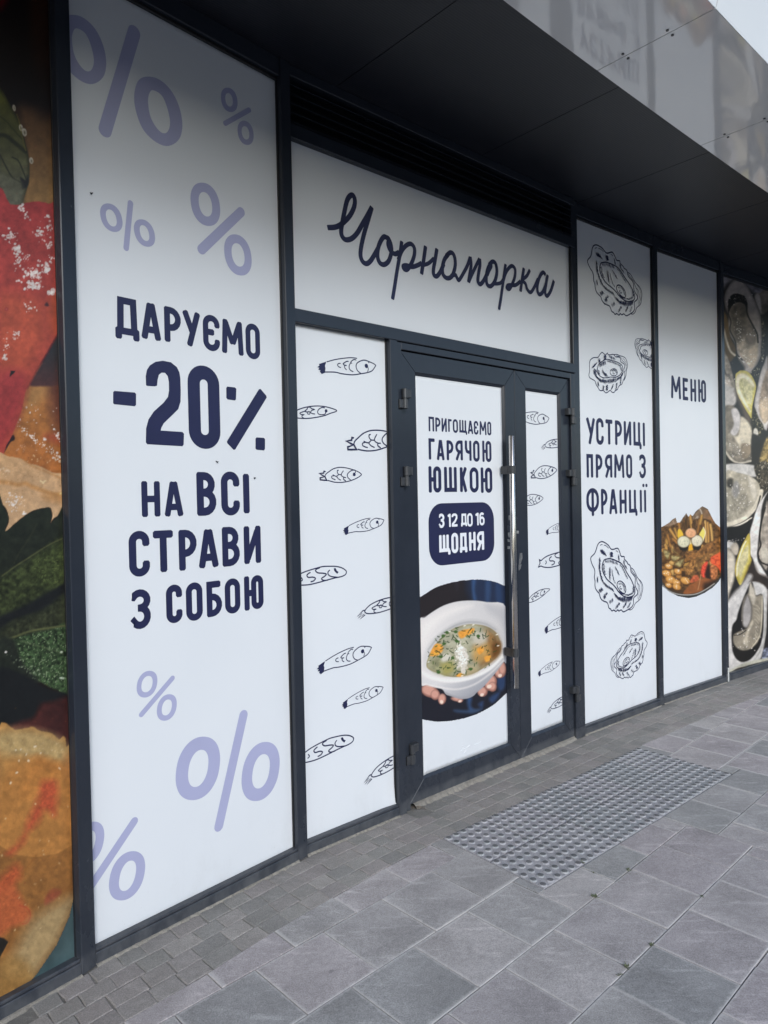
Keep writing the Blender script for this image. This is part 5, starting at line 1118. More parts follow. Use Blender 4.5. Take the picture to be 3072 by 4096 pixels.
ufA = np.concatenate([np.linspace(0.09, 0.88, 14)[:-1], np.linspace(0.88, 1.213, 130)]); zA = np.linspace(0.045, 3.57, 1130)
fA = photo('window_poster', 'A', ufA, zA, FILM, paint_food, MAT['photo_gloss'], None, inside_food, 'large window photo of glazed red and orange food with dark green leaves', 0.70)
mb = MB(); mb.box('A', SPAN['A'][0]-0.01, SPAN['A'][1]+0.02, 0.03, 3.58, FILM+0.003, FILM+0.012, 0); mb.build('pane', MAT['glass'], bld)

def paint_soup(c):
    c.c[:] = (30, 28, 36); c.crop = 'K8'
    c.poly([(240,200),(620,200),(560,420),(300,620),(240,620)], (36,31,36), 50); c.poly([(660,220),(960,220),(960,470),(700,420)], (30,44,78), 40)
    for pts, col in (([(680,240),(710,240),(700,320),(715,400),(690,400)], (44,78,132)), ([(790,250),(830,260),(820,420),(790,410)], (40,66,112)), ([(870,260),(910,270),(920,440),(880,430)], (34,58,104)), ([(540,260),(570,255),(560,330)], (42,38,50))): c.poly(pts, col, 14)
    c.poly([(280,1050),(960,900),(960,1400),(280,1400)], (26,28,42), 10)
    for pts, col in (([(640,1200),(680,1190),(670,1250),(700,1290),(660,1300)], (40,70,120)), ([(880,1040),(940,990),(945,1100),(900,1130)], (34,58,104)), ([(820,1190),(900,1140),(880,1200),(840,1230)], (36,60,106)), ([(540,1285),(640,1290),(760,1275),(700,1310),(560,1305)], (46,72,112)), ([(730,1240),(770,1220),(760,1270)], (38,62,108))): c.poly(pts, col, 14)
    skin, sk2 = (206,152,140), (142,92,84)
    for (x, y), rx, ry, rt in [((340,1135),70,50,20),((385,1165),38,42,0),((440,1200),32,44,10),((560,1200),46,18,8),((585,1212),20,16,0),((765,1140),42,40,-30),((830,1070),46,66,25),((845,1100),34,40,0),((905,985),42,48,30),((925,960),30,60,0)]:
        c.ell((x, y), rx, ry, sk2, rt, 4); c.ell((x-rx*0.1, y-ry*0.12), rx*0.8, ry*0.78, skin, rt, 8)
    for (x, y), rx, ry in [((435,1222),14,16),((760,1165),16,12),((818,1098),20,15),((583,1216),14,8),((905,1010),16,14)]: c.ell((x, y), rx, ry, (238,208,200), -20, 3)
    # bowl
    c.poly([(255,590),(300,545),(360,500),(450,448),(560,415),(680,407),(800,420),(960,468),(960,880),(935,900),(900,950),(860,1000),(800,1070),(760,1112),(715,1150),(690,1175),(640,1195),(580,1197),(510,1175),(470,1160),(440,1120),(380,1105),(320,1085),(255,1050)], (206,211,222), 3, col2=(150,157,174), g=[(500,1000),(640,1195)])
    c.poly([(255,600),(330,530),(450,458),(560,425),(680,416),(800,430),(960,478),(960,700),(930,840),(850,930),(740,1000),(600,1050),(480,1065),(360,1040),(255,980)], (196,201,212), 14, col2=(216,219,228), g=[(860,520),(360,800)])
    c.poly([(255,640),(330,560),(450,490),(560,455),(680,448),(560,500),(430,570),(330,680),(262,800)], (226,229,236), 30, op=0.8); c.poly([(800,440),(960,490),(960,640),(900,560),(820,500)], (176,182,196), 30, op=0.8)
    c.poly([(285,930),(290,850),(340,750),(430,660),(540,590),(640,560),(740,562),(830,590),(900,650),(928,740),(925,820),(870,900),(780,965),(680,1012),(580,1035),(470,1030),(370,1000),(310,970)], (184,189,199), 14, col2=(212,216,224), g=[(560,600),(560,1030)])
    c.line([(330,800),(420,690),(540,610),(660,580),(780,592),(870,640)], 10, (150,156,168), 7, op=0.7)
    c.line([(280,985),(350,1025),(470,1050),(600,1045),(720,1010),(830,950),(930,850)], 26, (226,230,238), 8); c.line([(290,1080),(420,1105),(560,1120),(700,1080),(830,990),(930,890)], 12, (228,230,236), 8, op=0.7)
    c.line([(470,1150),(560,1185),(640,1185),(700,1150)], 14, (150,154,168), 6, op=0.8)
    soup = [(313,930),(330,860),(380,770),(450,690),(530,632),(620,603),(700,597),(800,615),(870,660),(905,730),(912,800),(880,860),(800,930),(700,990),(600,1018),(500,1020),(400,990),(340,965)]
    c.poly(soup, (156,158,136), 4, tex=0.22, tscale=30, edge=((140,128,84), 9))
    c.poly([(780,650),(870,680),(905,760),(895,840),(820,910),(740,930),(790,800)], (140,100,52), 26, tex=0.3, tscale=18, op=0.9); c.poly([(840,760),(905,740),(905,820),(850,870)], (104,66,30), 18, op=0.9); c.poly([(700,760),(790,740),(830,820),(760,900),(690,880)], (196,150,74), 24, tex=0.2, op=0.8)
    c.poly([(430,700),(560,640),(700,620),(760,700),(640,760),(480,780)], (170,174,156), 30, tex=0.25, tscale=16, op=0.8); c.poly([(700,680),(790,660),(800,730),(740,770),(690,740)], (196,194,188), 22, op=0.8); c.poly([(340,900),(440,860),(520,930),(480,1000),(380,980)], (142,146,110), 24, tex=0.3, tscale=14, op=0.85); c.poly([(430,920),(520,900),(540,970),(460,1005)], (164,160,84), 20, op=0.8); c.poly([(430,860),(490,830),(510,870),(450,900)], (206,208,204), 12, op=0.9); c.poly([(610,950),(720,930),(720,980),(620,1010)], (176,160,120), 20, op=0.7)
    org = (238,160,52)
    for pts in ([(568,668),(600,645),(650,636),(697,630),(692,662),(640,690),(590,712)], [(343,830),(365,785),(390,755),(440,765),(445,808),(400,850),(345,852)], [(555,1002),(590,990),(610,1002),(600,1018),(560,1018)], [(720,800),(760,775),(775,810),(740,840)], [(780,860),(830,850),(820,890),(790,900)]): c.poly(pts, org, 6, tex=0.14, tscale=10)
    c.specks((600,850), (26,52), 46, 20, (214,214,212), -12, 91, 0.9); c.specks((598,845), (22,48), 46, 12, (242,242,244), -12, 92); c.specks((604,862), (20,44), 26, 7, (168,166,160), -12, 93, 0.7); c.line([(550,960),(575,930),(590,900)], 12, (206,206,204), 5)
    r = random.Random(5)
    for _ in range(150):
        a = r.uniform(0, 6.28); q = math.sqrt(r.random()); x, y = 612+290*q*math.cos(a), 810+195*q*math.sin(a)-0.28*(290*q*math.cos(a))*0.35
        if 560 < x < 650 and 760 < y < 940 or x > 720 and y > 760 and r.random() < .6: continue
        b = r.uniform(0, 180); l = r.uniform(5, 15); d = (math.cos(rad(b))*l, math.sin(rad(b))*l); c.line([(x-d[0], y-d[1]), (x, y+2), (x+d[0], y+d[1])], r.uniform(4, 9), r.choice([(44,74,30), (30,54,22), (74,104,44)]), 2, False, 0.9)
    for x, y in ((550,660),(480,665),(430,860),(410,985),(670,960),(730,695),(525,870),(450,690),(560,735),(455,755)): c.poly([(x-16,y-6),(x,y-14),(x+16,y-4),(x+6,y+10),(x-10,y+8)], (58,98,38), 3, rag=2)
    for x, y in ((620,610),(690,602),(500,655),(330,900),(890,770),(880,680),(600,1012)): c.ell((x, y), 10, 4, (240,240,236), -15, 2)
    lum = c.c.mean(1, keepdims=True); c.c = lum+(c.c-lum)*0.84; c.crop = 'SRC'
def inside_soup(c):
    c.crop = 'K8'; P = np.vstack([spline(c.P([(240,390),(300,352),(400,294),(550,252),(720,235),(850,250),(960,292)]), False, 8), spline(c.P([(970,1145),(940,1170),(850,1250),(700,1330),(550,1370),(430,1383),(350,1378),(250,1358)]), False, 8)]); d = c.sdf(P, np.arange(len(c.X))); c.crop = 'SRC'; return d > 0
s0 = wall('C', 'K8', [(600,240)], DF)[0][1]; s1 = wall('C', 'K8', [(480,1383)], DF)[0][1]
photo('photo_print', 'C', np.linspace(A1[0], A1[1], 190), np.linspace(s1-0.05, s0+0.06, 300), DF-0.0009, paint_soup, MAT['photo'], fd1, inside_soup)

def paint_platter(c):
    c.c[:] = (70, 52, 34); c.crop = 'N6'
    c.poly([(100,560),(300,470),(440,365),(475,480),(480,700),(250,900),(100,900)], (132,112,94), 4, False, tex=0.35, tscale=12); c.poly([(470,480),(660,265),(715,350),(760,600),(500,620)], (120,108,98), 4, False, tex=0.3, tscale=12)
    c.poly([(790,330),(1000,125),(1115,185),(1290,500),(1420,600),(1420,900),(800,900)], (112,96,80), 4, False, tex=0.35, tscale=14, col2=(140,96,56), g=[(850,300),(1300,600)]); c.line([(930,170),(980,260),(1000,420)], 22, (196,190,180), 5); c.line([(840,420),(900,350),(880,500)], 18, (188,180,170), 5); c.line([(380,440),(420,560),(480,700)], 14, (170,150,130), 4)
    r = random.Random(9)
    pal = [(196,150,82), (150,106,54), (206,166,100), (118,84,44), (176,126,66), (92,66,36), (184,142,74)]
    c.poly([(110,640),(300,560),(700,420),(1150,420),(1400,780),(1410,1650),(1100,1800),(700,1900),(400,1850),(150,1700)], (88,64,38), 6, tex=0.7, tscale=7)
    for x0, y0, x1, y1 in [(600,380,640,620),(680,340,690,580),(740,310,780,600),(800,520,830,620),(620,500,660,640),(940,420,900,680),(990,330,950,500),(1060,450,1080,880),(1110,480,1130,880),(1170,520,1210,850),(1020,520,1000,820),(320,620,450,830),(270,740,300,890),(420,600,470,760),(500,480,520,600),(380,820,460,900)]:
        col = r.choice(pal); c.line([(x0, y0), ((x0+x1)/2+r.uniform(-20, 20), (y0+y1)/2), (x1, y1)], r.uniform(44, 66), tuple(v*0.6 for v in col), 4); c.line([(x0-5, y0), ((x0+x1)/2, (y0+y1)/2-4), (x1-5, y1)], r.uniform(26, 40), col, 6)
    for _ in range(120):
        x, y = r.uniform(150, 1380), r.uniform(880, 1800)
        if (x-770)**2/640**2+(y-1250)**2/640**2 > 1: continue
        col = np.array(r.choice(pal))*(0.75 if 560 < x < 900 and y > 1450 else 1); w_, h_ = r.uniform(40, 95), r.uniform(26, 55); rt = r.uniform(0, 180)
        c.ell((x+6, y+10), w_, h_, (52,36,22), rt, 5); c.ell((x, y), w_, h_, col*0.8, rt, 4); c.ell((x-6, y-8), w_*0.6, h_*0.55, col*1.08, rt, 8, 0.8)
    c.poly([(640,1110),(900,1040),(1180,880),(1395,800),(1400,1050),(1100,1190),(860,1260),(700,1240)], (122,86,48), 8, tex=0.75, tscale=8); c.poly([(880,1200),(1050,1160),(1380,1060),(1390,1120),(1160,1230),(990,1330),(960,1560),(900,1480)], (128,94,54), 8, tex=0.7, tscale=8); c.poly([(640,1420),(850,1260),(840,1460),(700,1580)], (138,100,56), 8, tex=0.7, tscale=7)
    for pts in ([(340,1000),(560,1190),(440,1130),(350,1060)], [(170,1040),(330,1100),(280,1260),(200,1200)], [(330,1160),(560,1190),(450,1290),(360,1290)], [(400,1330),(620,1220),(560,1400),(480,1420)]): c.poly(pts, (150,140,98), 6, tex=0.5, tscale=8, edge=((96,70,36), 8))
    for x, y, w_ in ((250,1550,100),(330,1680,110),(640,1700,105),(450,1740,90),(290,1800,70),(480,1510,80),(290,1400,80),(460,1830,90)): c.ell((x+8, y+14), w_, w_*0.72, (60,40,22), 20, 6); c.ell((x, y), w_, w_*0.7, (190,134,66), 20, 5); c.ell((x-14, y-18), w_*0.6, w_*0.4, (220,172,100), 20, 10); c.specks((x, y-10), (w_*0.3, w_*0.2), 7, 10, WHT, 0, x)
    c.poly([(1180,1210),(1300,1140),(1400,1120),(1400,1520),(1330,1440),(1180,1330)], (222,92,58), 8, tex=0.4, tscale=7); c.poly([(1000,1380),(1110,1300),(1080,1560),(1040,1650),(970,1560)], (216,78,58), 6, tex=0.4, tscale=6); c.poly([(1150,1400),(1260,1370),(1320,1480),(1290,1660),(1210,1690),(1150,1560)], (176,112,70), 6, tex=0.6, tscale=8); c.poly([(800,1600),(900,1590),(920,1700),(740,1740)], (186,96,64), 6, tex=0.4, tscale=8)
    c.poly([(1050,1560),(1140,1320),(1170,1640),(1120,1720)], (44,30,22), 10)
    c.poly([(700,1820),(860,1720),(1060,1640),(1250,1730),(1150,1850),(900,1950),(600,1980)], (142,88,50), 6, tex=0.2, tscale=20); c.line([(965,1580),(940,1740),(905,1890)], 14, (186,142,104), 4); c.poly([(1040,1760),(1330,1680),(1180,1850),(1040,1900)], (44,32,24), 16, op=0.9)
    # dips and lemons
    c.poly([(480,640),(540,620),(600,740),(560,830),(490,840)], (222,186,62), 4); c.poly([(930,720),(1020,570),(1062,690),(1010,880),(960,800)], (226,214,110), 4, False); c.line([(1020,575),(1060,690),(1010,870)], 14, (240,238,222), 3); c.poly([(710,900),(770,900),(805,1055),(705,1060)], (226,170,40), 4, False); c.poly([(735,810),(760,880),(765,930),(710,920)], (240,232,190), 4, False)
    for (x, y, rx, ry, col) in ((605,880,132,120,(206,208,186)), (885,860,118,118,(212,210,192)), (755,695,112,100,(222,168,128))):
        c.poly([(x-rx, y), (x-rx*0.6, y+ry*1.5), (x+rx*0.3, y+ry*1.7), (x+rx*0.7, y+ry*1.2), (x+rx, y)], (36,32,26), 4, False) if y > 800 else None
        c.ell((x, y), rx+6, ry+6, (120,110,92), 0, 4); c.ell((x, y), rx-6, ry-6, col, 0, 5); c.ell((x-rx*0.15, y-ry*0.2), rx*0.5, ry*0.5, tuple(min(255, v+16) for v in col), 0, 14); c.specks((x, y), (rx*0.4, ry*0.4), 26, 16, tuple(v*0.86 for v in col), 0, x, 0.5)
    # tray rim
    c.line([(140,1760),(240,1880),(400,1970),(560,2010),(690,2020),(860,2000),(1040,1920),(1200,1830),(1330,1720),(1410,1600)], 62, (60,62,62), 3); c.line([(160,1800),(300,1920),(480,1985),(690,2000),(880,1975),(1060,1890),(1250,1760)], 14, (206,206,206), 4); c.line([(180,1860),(340,1985),(520,2040),(690,2050),(880,2030)], 16, (34,36,38), 5)
    c.crop = 'SRC'
def inside_platter(c):
    c.crop = 'N6'; P = c.P([(90,590),(130,565),(190,540),(300,470),(365,405),(440,365),(470,470),(520,470),(590,360),(660,265),(710,350),(728,310),(745,290),(772,315),(790,335),(860,230),(930,175),(1000,125),(1060,155),(1115,185),(1160,270),(1220,395),(1280,490),(1380,575),(1430,600),(1430,1570),(1400,1630),(1330,1740),(1220,1850),(1050,1960),(860,2045),(690,2070),(480,2030),(300,1940),(160,1830),(90,1740)]); d = c.sdf(P, np.arange(len(c.X))); c.crop = 'SRC'; return d > 0
p0 = wall('E', 'N6', [(1000,120)])[0][1]; p1 = wall('E', 'N6', [(690,2075)])[0][1]
photo('photo_print', 'E', np.linspace(SPAN['E'][0]-0.02, SPAN['E'][1]+0.01, 150), np.linspace(p1-0.06, p0+0.04, 250), FILM-0.0009, paint_platter, MAT['photo'], fE, inside_platter)

def paint_oysters(c):
    c.c[:] = (48, 45, 44); c.crop = 'N7'
    c.poly([(0,0),(520,0),(520,330),(330,220),(200,90),(90,140),(0,220)], (150,150,168), 20, tex=0.5, tscale=16, col2=(120,122,150), g=[(50,100),(450,200)])
    c.poly([(370,260),(420,250),(520,200),(520,420),(440,470)], (128,120,112), 8, tex=0.4, tscale=18); c.poly([(375,290),(410,250),(440,330),(445,480),(410,400)], (190,186,190), 8)
    sh = [(45,330),(52,260),(80,190),(130,125),(205,92),(260,130),(330,235),(395,370),(438,490),(452,700),(446,900),(412,1000),(345,1115),(250,1085),(190,950),(160,800),(100,700),(84,600),(92,500),(60,410)]
    c.poly(sh, (176,170,174), 4, tex=0.14, tscale=40, edge=((120,114,116), 10)); c.poly([(442,500),(490,640),(485,860),(455,1000),(440,900),(452,700)], (62,58,50), 4, tex=0.9, tscale=7, hi=((150,140,110), 0.64, 6))
    c.poly([(98,310),(150,262),(245,272),(288,350),(300,470),(360,590),(408,720),(404,900),(350,1060),(285,1000),(205,900),(170,770),(112,650),(122,520),(96,420)], (150,140,128), 8, tex=0.28, tscale=26, col2=(206,190,166), g=[(200,500),(320,1000)])
    c.poly([(120,420),(180,380),(270,420),(280,560),(230,760),(170,760),(125,600)], (104,96,84), 22, tex=0.4, tscale=14, op=0.85); c.poly([(270,640),(340,600),(390,700),(370,800),(290,780)], (148,136,124), 14, edge=((110,100,92), 10)); c.poly([(310,860),(390,830),(400,960),(350,1040),(320,960)], (214,196,170), 14)
    c.poly([(98,310),(150,260),(250,270),(292,350),(292,430),(262,370),(190,350),(130,390),(105,430),(88,480),(88,380)], (24,22,20), 5, rag=3); c.line([(285,390),(296,480),(350,590),(400,690),(410,780)], 16, (38,34,30), 4); c.line([(92,480),(118,560),(108,650),(165,770),(180,900),(240,970)], 12, (48,44,40), 4)
    c.specks((215,680), (24,120), 60, 6, WHT, -12, 61); c.specks((190,300), (60,24), 26, 5, WHT, 0, 62); c.specks((330,690), (24,20), 14, 6, WHT, 0, 63); c.specks((270,950), (40,40), 22, 7, WHT, 0, 64); c.specks((370,990), (30,40), 16, 7, WHT, 0, 65)
    # left bits
    c.poly([(0,430),(60,470),(90,580),(110,720),(165,830),(165,930),(110,990),(40,880),(0,700)], (120,98,58), 6, tex=0.2, tscale=26, col2=(104,84,50), g=[(60,500),(100,960)]); c.line([(40,640),(70,760),(110,870),(160,920)], 22, (206,200,182), 6)
    c.poly([(150,950),(240,1010),(260,1080),(170,1130),(150,1260),(110,1120)], (52,50,52), 14); c.poly([(30,860),(90,960),(130,1100),(165,1260),(120,1270),(60,1100),(30,1000)], (150,142,132), 6, tex=0.35, tscale=12); c.poly([(30,1110),(100,1180),(120,1270),(40,1230)], (176,166,158), 8, tex=0.2); c.specks((80,1190), (26,30), 14, 6, WHT, 0, 66)
    c.poly([(30,1240),(110,1260),(170,1300),(165,1450),(40,1470)], (186,186,192), 10); c.poly([(160,1300),(300,1480),(340,1680),(290,1650),(200,1420)], (108,92,82), 16)
    # lemon
    c.poly([(165,1140),(195,1100),(230,1082),(300,1098),(350,1150),(385,1225),(388,1290),(350,1470),(345,1600),(310,1560),(250,1460),(180,1310)], (212,206,122), 4, edge=((196,186,84), 10)); c.poly([(180,1150),(250,1120),(330,1170),(372,1250),(330,1260),(240,1170),(210,1240),(260,1380),(330,1530),(230,1400),(172,1270)], (232,228,200), 10); c.poly([(215,1200),(260,1170),(340,1240),(365,1290),(340,1460),(300,1420),(230,1310)], (196,196,128), 10, tex=0.25, tscale=9)
    for i in range(7): c.line([(250+i*14, 1180+i*6), (270+i*12, 1320+i*14), (300+i*5, 1440)], 5, (222,222,176), 2.5, op=0.7)
    # right oyster
    c.poly([(520,960),(470,1020),(430,1130),(400,1280),(372,1420),(380,1560),(430,1650),(520,1690)], (196,194,200), 5, edge=((150,146,150), 8)); c.poly([(520,1090),(470,1180),(440,1300),(420,1450),(440,1600),(520,1620)], (172,150,128), 8, tex=0.3, tscale=16); c.poly([(430,1430),(520,1390),(520,1600),(460,1640)], (214,190,156), 10, tex=0.15); c.specks((470,1400), (30,60), 22, 6, WHT, 0, 67); c.line([(520,1640),(480,1680),(440,1690)], 26, (214,214,216), 5)
    c.poly([(350,1080),(420,1020),(440,1080),(390,1200),(345,1120)], (58,54,46), 6, tex=0.9, tscale=6, hi=((150,142,116), 0.64, 6)); c.poly([(345,1540),(370,1480),(420,1600),(470,1690),(440,1780),(380,1840),(345,1740)], (60,56,42), 6, tex=0.9, tscale=6, hi=((160,152,116), 0.64, 6)); c.ell((386,1755), 26, 50, (222,222,214), -5, 4)
    # second oyster with pale body
    c.poly([(50,1480),(150,1470),(230,1580),(340,1690),(345,1990),(330,2070),(180,2090),(60,1960),(50,1700)], (128,120,108), 8, tex=0.3, tscale=20); c.poly([(120,1520),(170,1490),(215,1560),(220,1680),(190,1760),(150,1790),(110,1760),(150,1660)], (190,190,200), 8, tex=0.15); c.poly([(215,1690),(235,1580),(330,1690),(340,1880),(260,1870),(215,1930),(120,1800),(190,1790)], (220,212,188), 8, tex=0.1)
    c.poly([(60,1820),(110,1760),(200,1890),(190,1960),(240,2040),(150,2030),(70,1930)], (146,138,124), 8, tex=0.3, tscale=9); c.poly([(230,1880),(335,1895),(320,2000),(250,2040)], (160,142,116), 8, tex=0.2)
    for i in range(8): c.line([(90+i*14, 1830+i*8), (130+i*12, 1960+i*6)], 5, (190,184,172), 2.5, op=0.6)
    c.specks((200,1950), (90,60), 50, 6, WHT, 0, 68); c.line([(60,1960),(130,2050),(220,2085),(330,2060)], 22, (206,200,184), 5); c.line([(150,2085),(240,2095),(320,2085)], 12, (30,26,22), 4)
    c.poly([(345,1780),(470,1830),(500,1900),(420,2060),(350,2060)], (52,48,46), 8); c.poly([(430,2020),(520,1800),(520,2212),(440,2180)], (150,132,84), 8, tex=0.6, tscale=8)
    c.crop = 'N8'
    c.poly([(40,30),(200,10),(380,40),(400,130),(330,150),(160,110),(40,140)], (202,206,212), 8, tex=0.1); c.poly([(360,30),(500,0),(500,260),(430,300),(390,180)], (76,68,54), 6, tex=0.9, tscale=7, hi=((180,172,150), 0.66, 6))
    c.poly([(50,120),(200,110),(330,150),(410,230),(410,350),(350,470),(220,580),(50,660)], (186,180,160), 6, tex=0.18, tscale=20); c.poly([(50,280),(120,270),(150,360),(210,330),(250,330),(310,420),(240,530),(50,620)], (158,154,138), 14, tex=0.3, tscale=10, op=0.9); c.poly([(130,230),(180,190),(205,290),(170,370),(130,330)], (150,152,156), 10); c.poly([(70,180),(130,170),(130,260),(80,250)], (80,76,70), 10, tex=0.5); c.poly([(290,130),(360,200),(385,330),(350,390),(310,240)], (208,204,190), 10)
    c.specks((200,330), (90,100), 60, 7, WHT, 0, 71); c.line([(50,660),(220,600),(340,500),(410,380),(430,300)], 46, (222,216,196), 5); c.line([(50,690),(200,650),(330,580)], 20, (230,226,212), 4); c.line([(420,350),(400,430),(360,560),(300,610)], 14, (40,36,34), 4)
    c.poly([(50,690),(200,660),(340,600),(350,650),(300,780),(200,900),(50,880)], (34,32,33), 8); c.specks((120,810), (50,14), 16, 6, WHT, 0, 72)
    c.poly([(50,830),(140,830),(130,890),(50,920)], (196,200,206), 8); c.poly([(110,880),(160,830),(195,880),(180,960),(130,950)], (196,186,170), 8, tex=0.15); c.poly([(60,930),(130,930),(165,1010),(155,1200),(110,1350),(60,1480)], (206,200,186), 8, tex=0.12, edge=((130,122,112), 10))
    c.poly([(500,300),(460,380),(430,500),(420,650),(400,800),(390,1000),(440,1100),(500,1210),(380,1140),(345,1010),(310,940),(305,760),(340,620),(400,440)], (222,224,230), 6, tex=0.08); c.poly([(500,420),(450,560),(420,700),(410,840),(395,950),(430,1050),(500,1080)], (176,166,154), 8, tex=0.3, tscale=14); c.line([(470,470),(430,620),(412,780),(425,860),(395,940),(420,1030),(500,1070)], 16, (40,34,30), 4); c.poly([(430,900),(500,900),(500,1050),(440,1010)], (206,202,186), 8)
    # second lemon
    c.poly([(155,1130),(170,1020),(215,890),(260,800),(310,740),(318,960),(330,1030),(270,1180),(212,1280),(170,1200)], (210,198,92), 4, edge=((184,164,60), 12)); c.poly([(175,1110),(200,1000),(250,900),(300,850),(300,990),(250,1120),(215,1210)], (214,208,142), 10, tex=0.15, tscale=10); c.line([(175,1180),(185,1050),(230,900),(270,820)], 14, (238,234,196), 4)
    c.poly([(330,1040),(400,1150),(500,1200),(500,1330),(440,1400),(380,1320),(320,1260),(240,1290)], (66,52,44), 16, tex=0.2); c.line([(310,1190),(240,1300),(170,1370),(100,1480)], 60, (190,192,198), 14)
    # big lower oyster
    c.poly([(80,1500),(180,1370),(330,1240),(480,1300),(490,1450),(470,1800),(440,2000),(380,2080),(200,2120),(90,2160)], (200,204,212), 8, tex=0.08); c.poly([(190,1560),(250,1400),(330,1240),(370,1380),(440,1380),(455,1600),(440,1830),(390,1960),(300,2060),(200,2070),(130,1960),(125,1720),(170,1640)], (36,33,31), 6)
    c.poly([(240,1440),(290,1360),(350,1300),(370,1390),(440,1385),(445,1600),(420,1810),(350,1920),(240,1960),(150,1900),(140,1800),(200,1760),(280,1720),(225,1640)], (152,144,126), 8, tex=0.16, tscale=20); c.poly([(230,1640),(235,1500),(285,1375),(330,1480),(330,1620),(290,1720),(240,1710)], (164,164,170), 8, edge=((96,90,84), 8)); c.poly([(320,1250),(370,1380),(350,1480),(320,1420),(300,1330)], (206,200,184), 10)
    for i in range(10): y = 1480+i*38; c.line([(350+3*i, y), (390-i*3, y+14), (415-i*3, y+46)], 6, (196,190,168), 2.5, op=0.7)
    c.line([(440,1390),(436,1600),(415,1800),(330,1930)], 10, (206,198,172), 4); c.poly([(240,1880),(270,1780),(330,1650),(345,1680),(290,1800),(290,1910)], (196,188,166), 8); c.specks((280,1840), (60,80), 26, 7, WHT, 0, 73); c.line([(150,1800),(210,1790),(270,1750)], 8, (40,36,32), 3)
    c.line([(490,1330),(480,1560),(470,1800),(420,1960),(350,2070)], 16, (182,186,188), 5); c.poly([(450,1960),(500,1930),(500,2040),(440,2050)], (112,128,170), 6, tex=0.7, tscale=7); c.line([(90,2190),(200,2130),(330,2085),(500,2050)], 34, (190,196,180), 6); c.line([(100,2205),(180,2150),(250,2135)], 12, (70,54,44), 4)
    grain(c, 0.16, 14, 303); lum = c.c.mean(1, keepdims=True); sat = np.clip((c.c.max(1)-c.c.min(1))/np.maximum(c.c.max(1), 1), 0, 1)[:, None]; kk = np.where(sat > 0.36, 0.8, 0.55); c.c = lum+(c.c-lum)*kk; c.c = 255*np.clip(c.c/255, 0, 1)**1.12; c.crop = 'SRC'
uF = np.concatenate([np.linspace(SPAN['F'][0]-0.015, 6.90, 118), np.linspace(6.90, 7.03, 8)[1:]]); zF = np.linspace(0.05, 3.60, 760)
fF = photo('window_poster', 'F', uF, zF, FILM, paint_oysters, MAT['photo_gloss'], None, None, 'window photo of opened oysters with lemon wedges, beside the menu poster')
mb = MB(); mb.box('F', SPAN['F'][0]-0.01, 7.03, 0.03, 3.6, FILM+0.003, FILM+0.012, 0); mb.build('pane', MAT['glass'], bld)

# ================================================================ SMALL THINGS
# sand drifted along the foot of the door and sills
def drift(name, k, u0, u1, w0, w1, h, n=60, start=0.0):
    V = []; Fc = []; r = random.Random(int(u0*100)); us = np.linspace(u0, u1, n)
    for u in us:
        w_ = w0+(w1-w0)*r.random(); V += [tuple(place(k, [(u, 0.004+h*r.uniform(0.7, 1))], start)[0]), tuple(place(k, [(u, 0.003+h*0.5)], start-w_*0.5)[0]), tuple(place(k, [(u, -0.003)], start-w_)[0])]
    for i in range(n-1): Fc += [(3*i, 3*i+1, 3*i+4, 3*i+3), (3*i+1, 3*i+2, 3*i+5, 3*i+4)]
    o = build(name, V, Fc, MAT['sand']); return tag(o, kind='stuff')
drift('drifted_sand', 'C', DL+0.03, DR, 0.026, 0.042, 0.020, 90, DB+0.004)
for k in 'ABDE': drift('drifted_sand', k, SPAN[k][0], SPAN[k][1], 0.006, 0.018, 0.004, 70, 0.003)
drift('drifted_sand', 'C', UC0, UP0, 0.006, 0.018, 0.004, 50, 0.003)
# litter of twigs in the broken corner at the door post
mb = MB(); r = random.Random(3); c0 = G(1668, 3236)
for i in range(26):
    a = r.uniform(0, math.pi); l = r.uniform(0.006, 0.02); p = (c0[0]+r.gauss(0, 0.022), c0[1]+r.gauss(0, 0.014), 0.002+r.uniform(0, 0.008)); q = (p[0]+math.cos(a)*l, p[1]+math.sin(a)*l, p[2]+r.uniform(-.003, .004)); mb.tube(p, q, 0.0011, 5)
o = mb.build('leaf_litter', MAT['litter']); tag(o, kind='stuff')
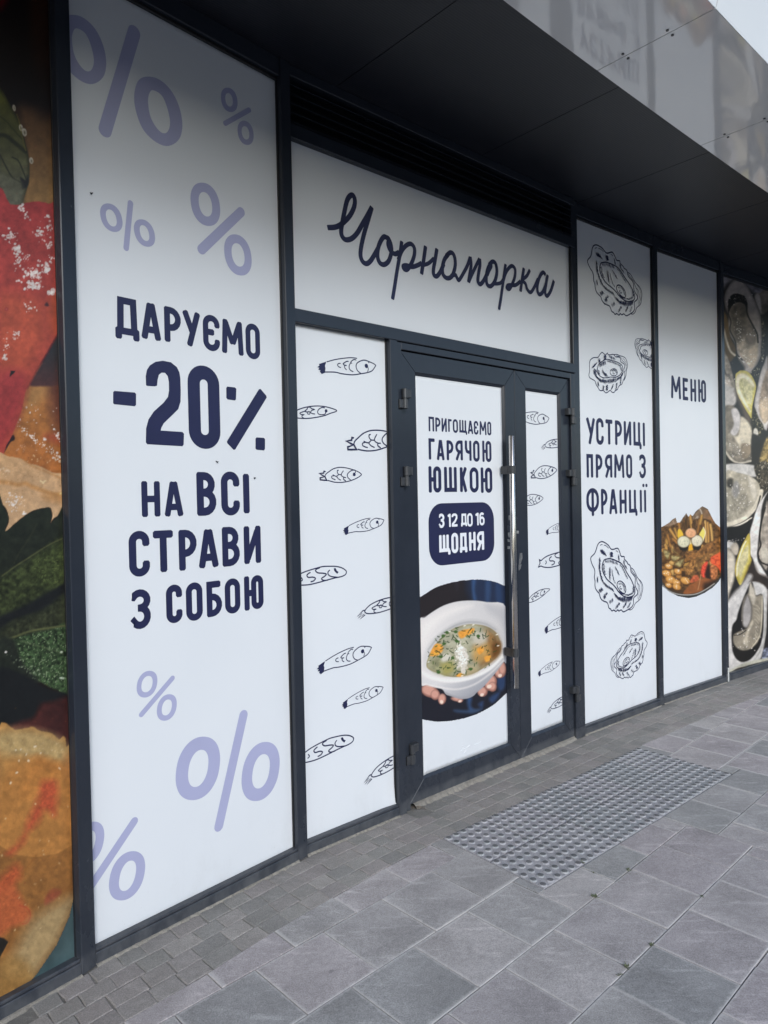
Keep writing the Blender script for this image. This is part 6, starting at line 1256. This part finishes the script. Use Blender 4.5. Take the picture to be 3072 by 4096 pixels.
# weeds in the slab joints
def weed(pos, n, size, seed, label):
    r = random.Random(seed); mb = MB()
    for i in range(n):
        a = r.uniform(0, 2*math.pi); l = size*r.uniform(0.5, 1.1); el = rad(r.uniform(5, 55)); w_ = l*r.uniform(0.22, 0.36); b = np.array([pos[0]+r.gauss(0, size*0.25), pos[1]+r.gauss(0, size*0.25), 0.0])
        d = np.array([math.cos(a)*math.cos(el), math.sin(a)*math.cos(el), math.sin(el)]); s_ = np.array([-math.sin(a), math.cos(a), 0]); up = np.array([0, 0, 0.0008])
        P = [b, b+d*l*0.5+s_*w_*0.5, b+d*l, b+d*l*0.5-s_*w_*0.5]
        mb.prism(P, [q+up for q in P])
    return tag(mb.build('weed', MAT['weed']), label, 'weed', 'weeds growing in the paving joints')
for i, (c, q, n, sz, lb) in enumerate([('M4', (598,154), 16, 0.016, 'small green weed at a slab corner one slab out from the tactile tiles'), ('M4', (340,356), 22, 0.018, 'low green weed where four slabs meet near the tactile field'), ('M4', (248,94), 16, 0.016, 'tiny weed on the edge of the tactile tiles'), ('M4', (1152,352), 14, 0.013, 'sprig of weed in the far slab row joint'), ('M4', (768,726), 16, 0.014, 'dark little weed midway along a sandy slab joint'), ('M4', (585,893), 24, 0.017, 'leafy weed tuft spilling along a slab joint'), ('M4', (530,950), 14, 0.013, 'flat weed trailing just below the leafy tuft'), ('M4', (330,176), 8, 0.010, 'speck of weed in a cross joint by the tactile tiles')]):
    p = G(*px(c, [q])[0]); weed(p, n, sz*0.85, i+1, lb)
# flies resting on the poster
def fly(xy, rot, label):
    c_ = W('B', *xy); d, n, off = BAY['B']; mb = MB(); q = lambda u, z, b: place('B', [(c_[0]+u*math.cos(rot)-z*math.sin(rot), c_[1]+u*math.sin(rot)+z*math.cos(rot))], FILM-0.0006-b)[0]
    mb.tube(q(-0.005, 0, 0.0022), q(0.004, 0, 0.0022), 0.0020, 8, 0.0009); mb.tube(q(0.0035, 0, 0.0024), q(0.0062, 0, 0.0024), 0.0016, 8, 0.0006)
    for s_ in (-1, 1): P = [q(0.001, 0, 0.0044), q(-0.006, 0.0022*s_+0.001*s_, 0.0046), q(-0.0075, 0.0045*s_, 0.0046), q(-0.003, 0.0045*s_, 0.0045)]; mb.prism(P, [p_+np.array([n[0], n[1], 0])*0.0002 for p_ in P])
    return tag(mb.build('fly', MAT['fly']), label, 'fly', 'flies on the discount poster')
fly((365, 774), 0.6, 'fly beside the small lilac percent sign high on the poster'); fly((866, 1847), 2.6, 'fly just below the figure 20 percent'); fly((1018, 1912), 0.3, 'fly beside the last letter of the second text line')
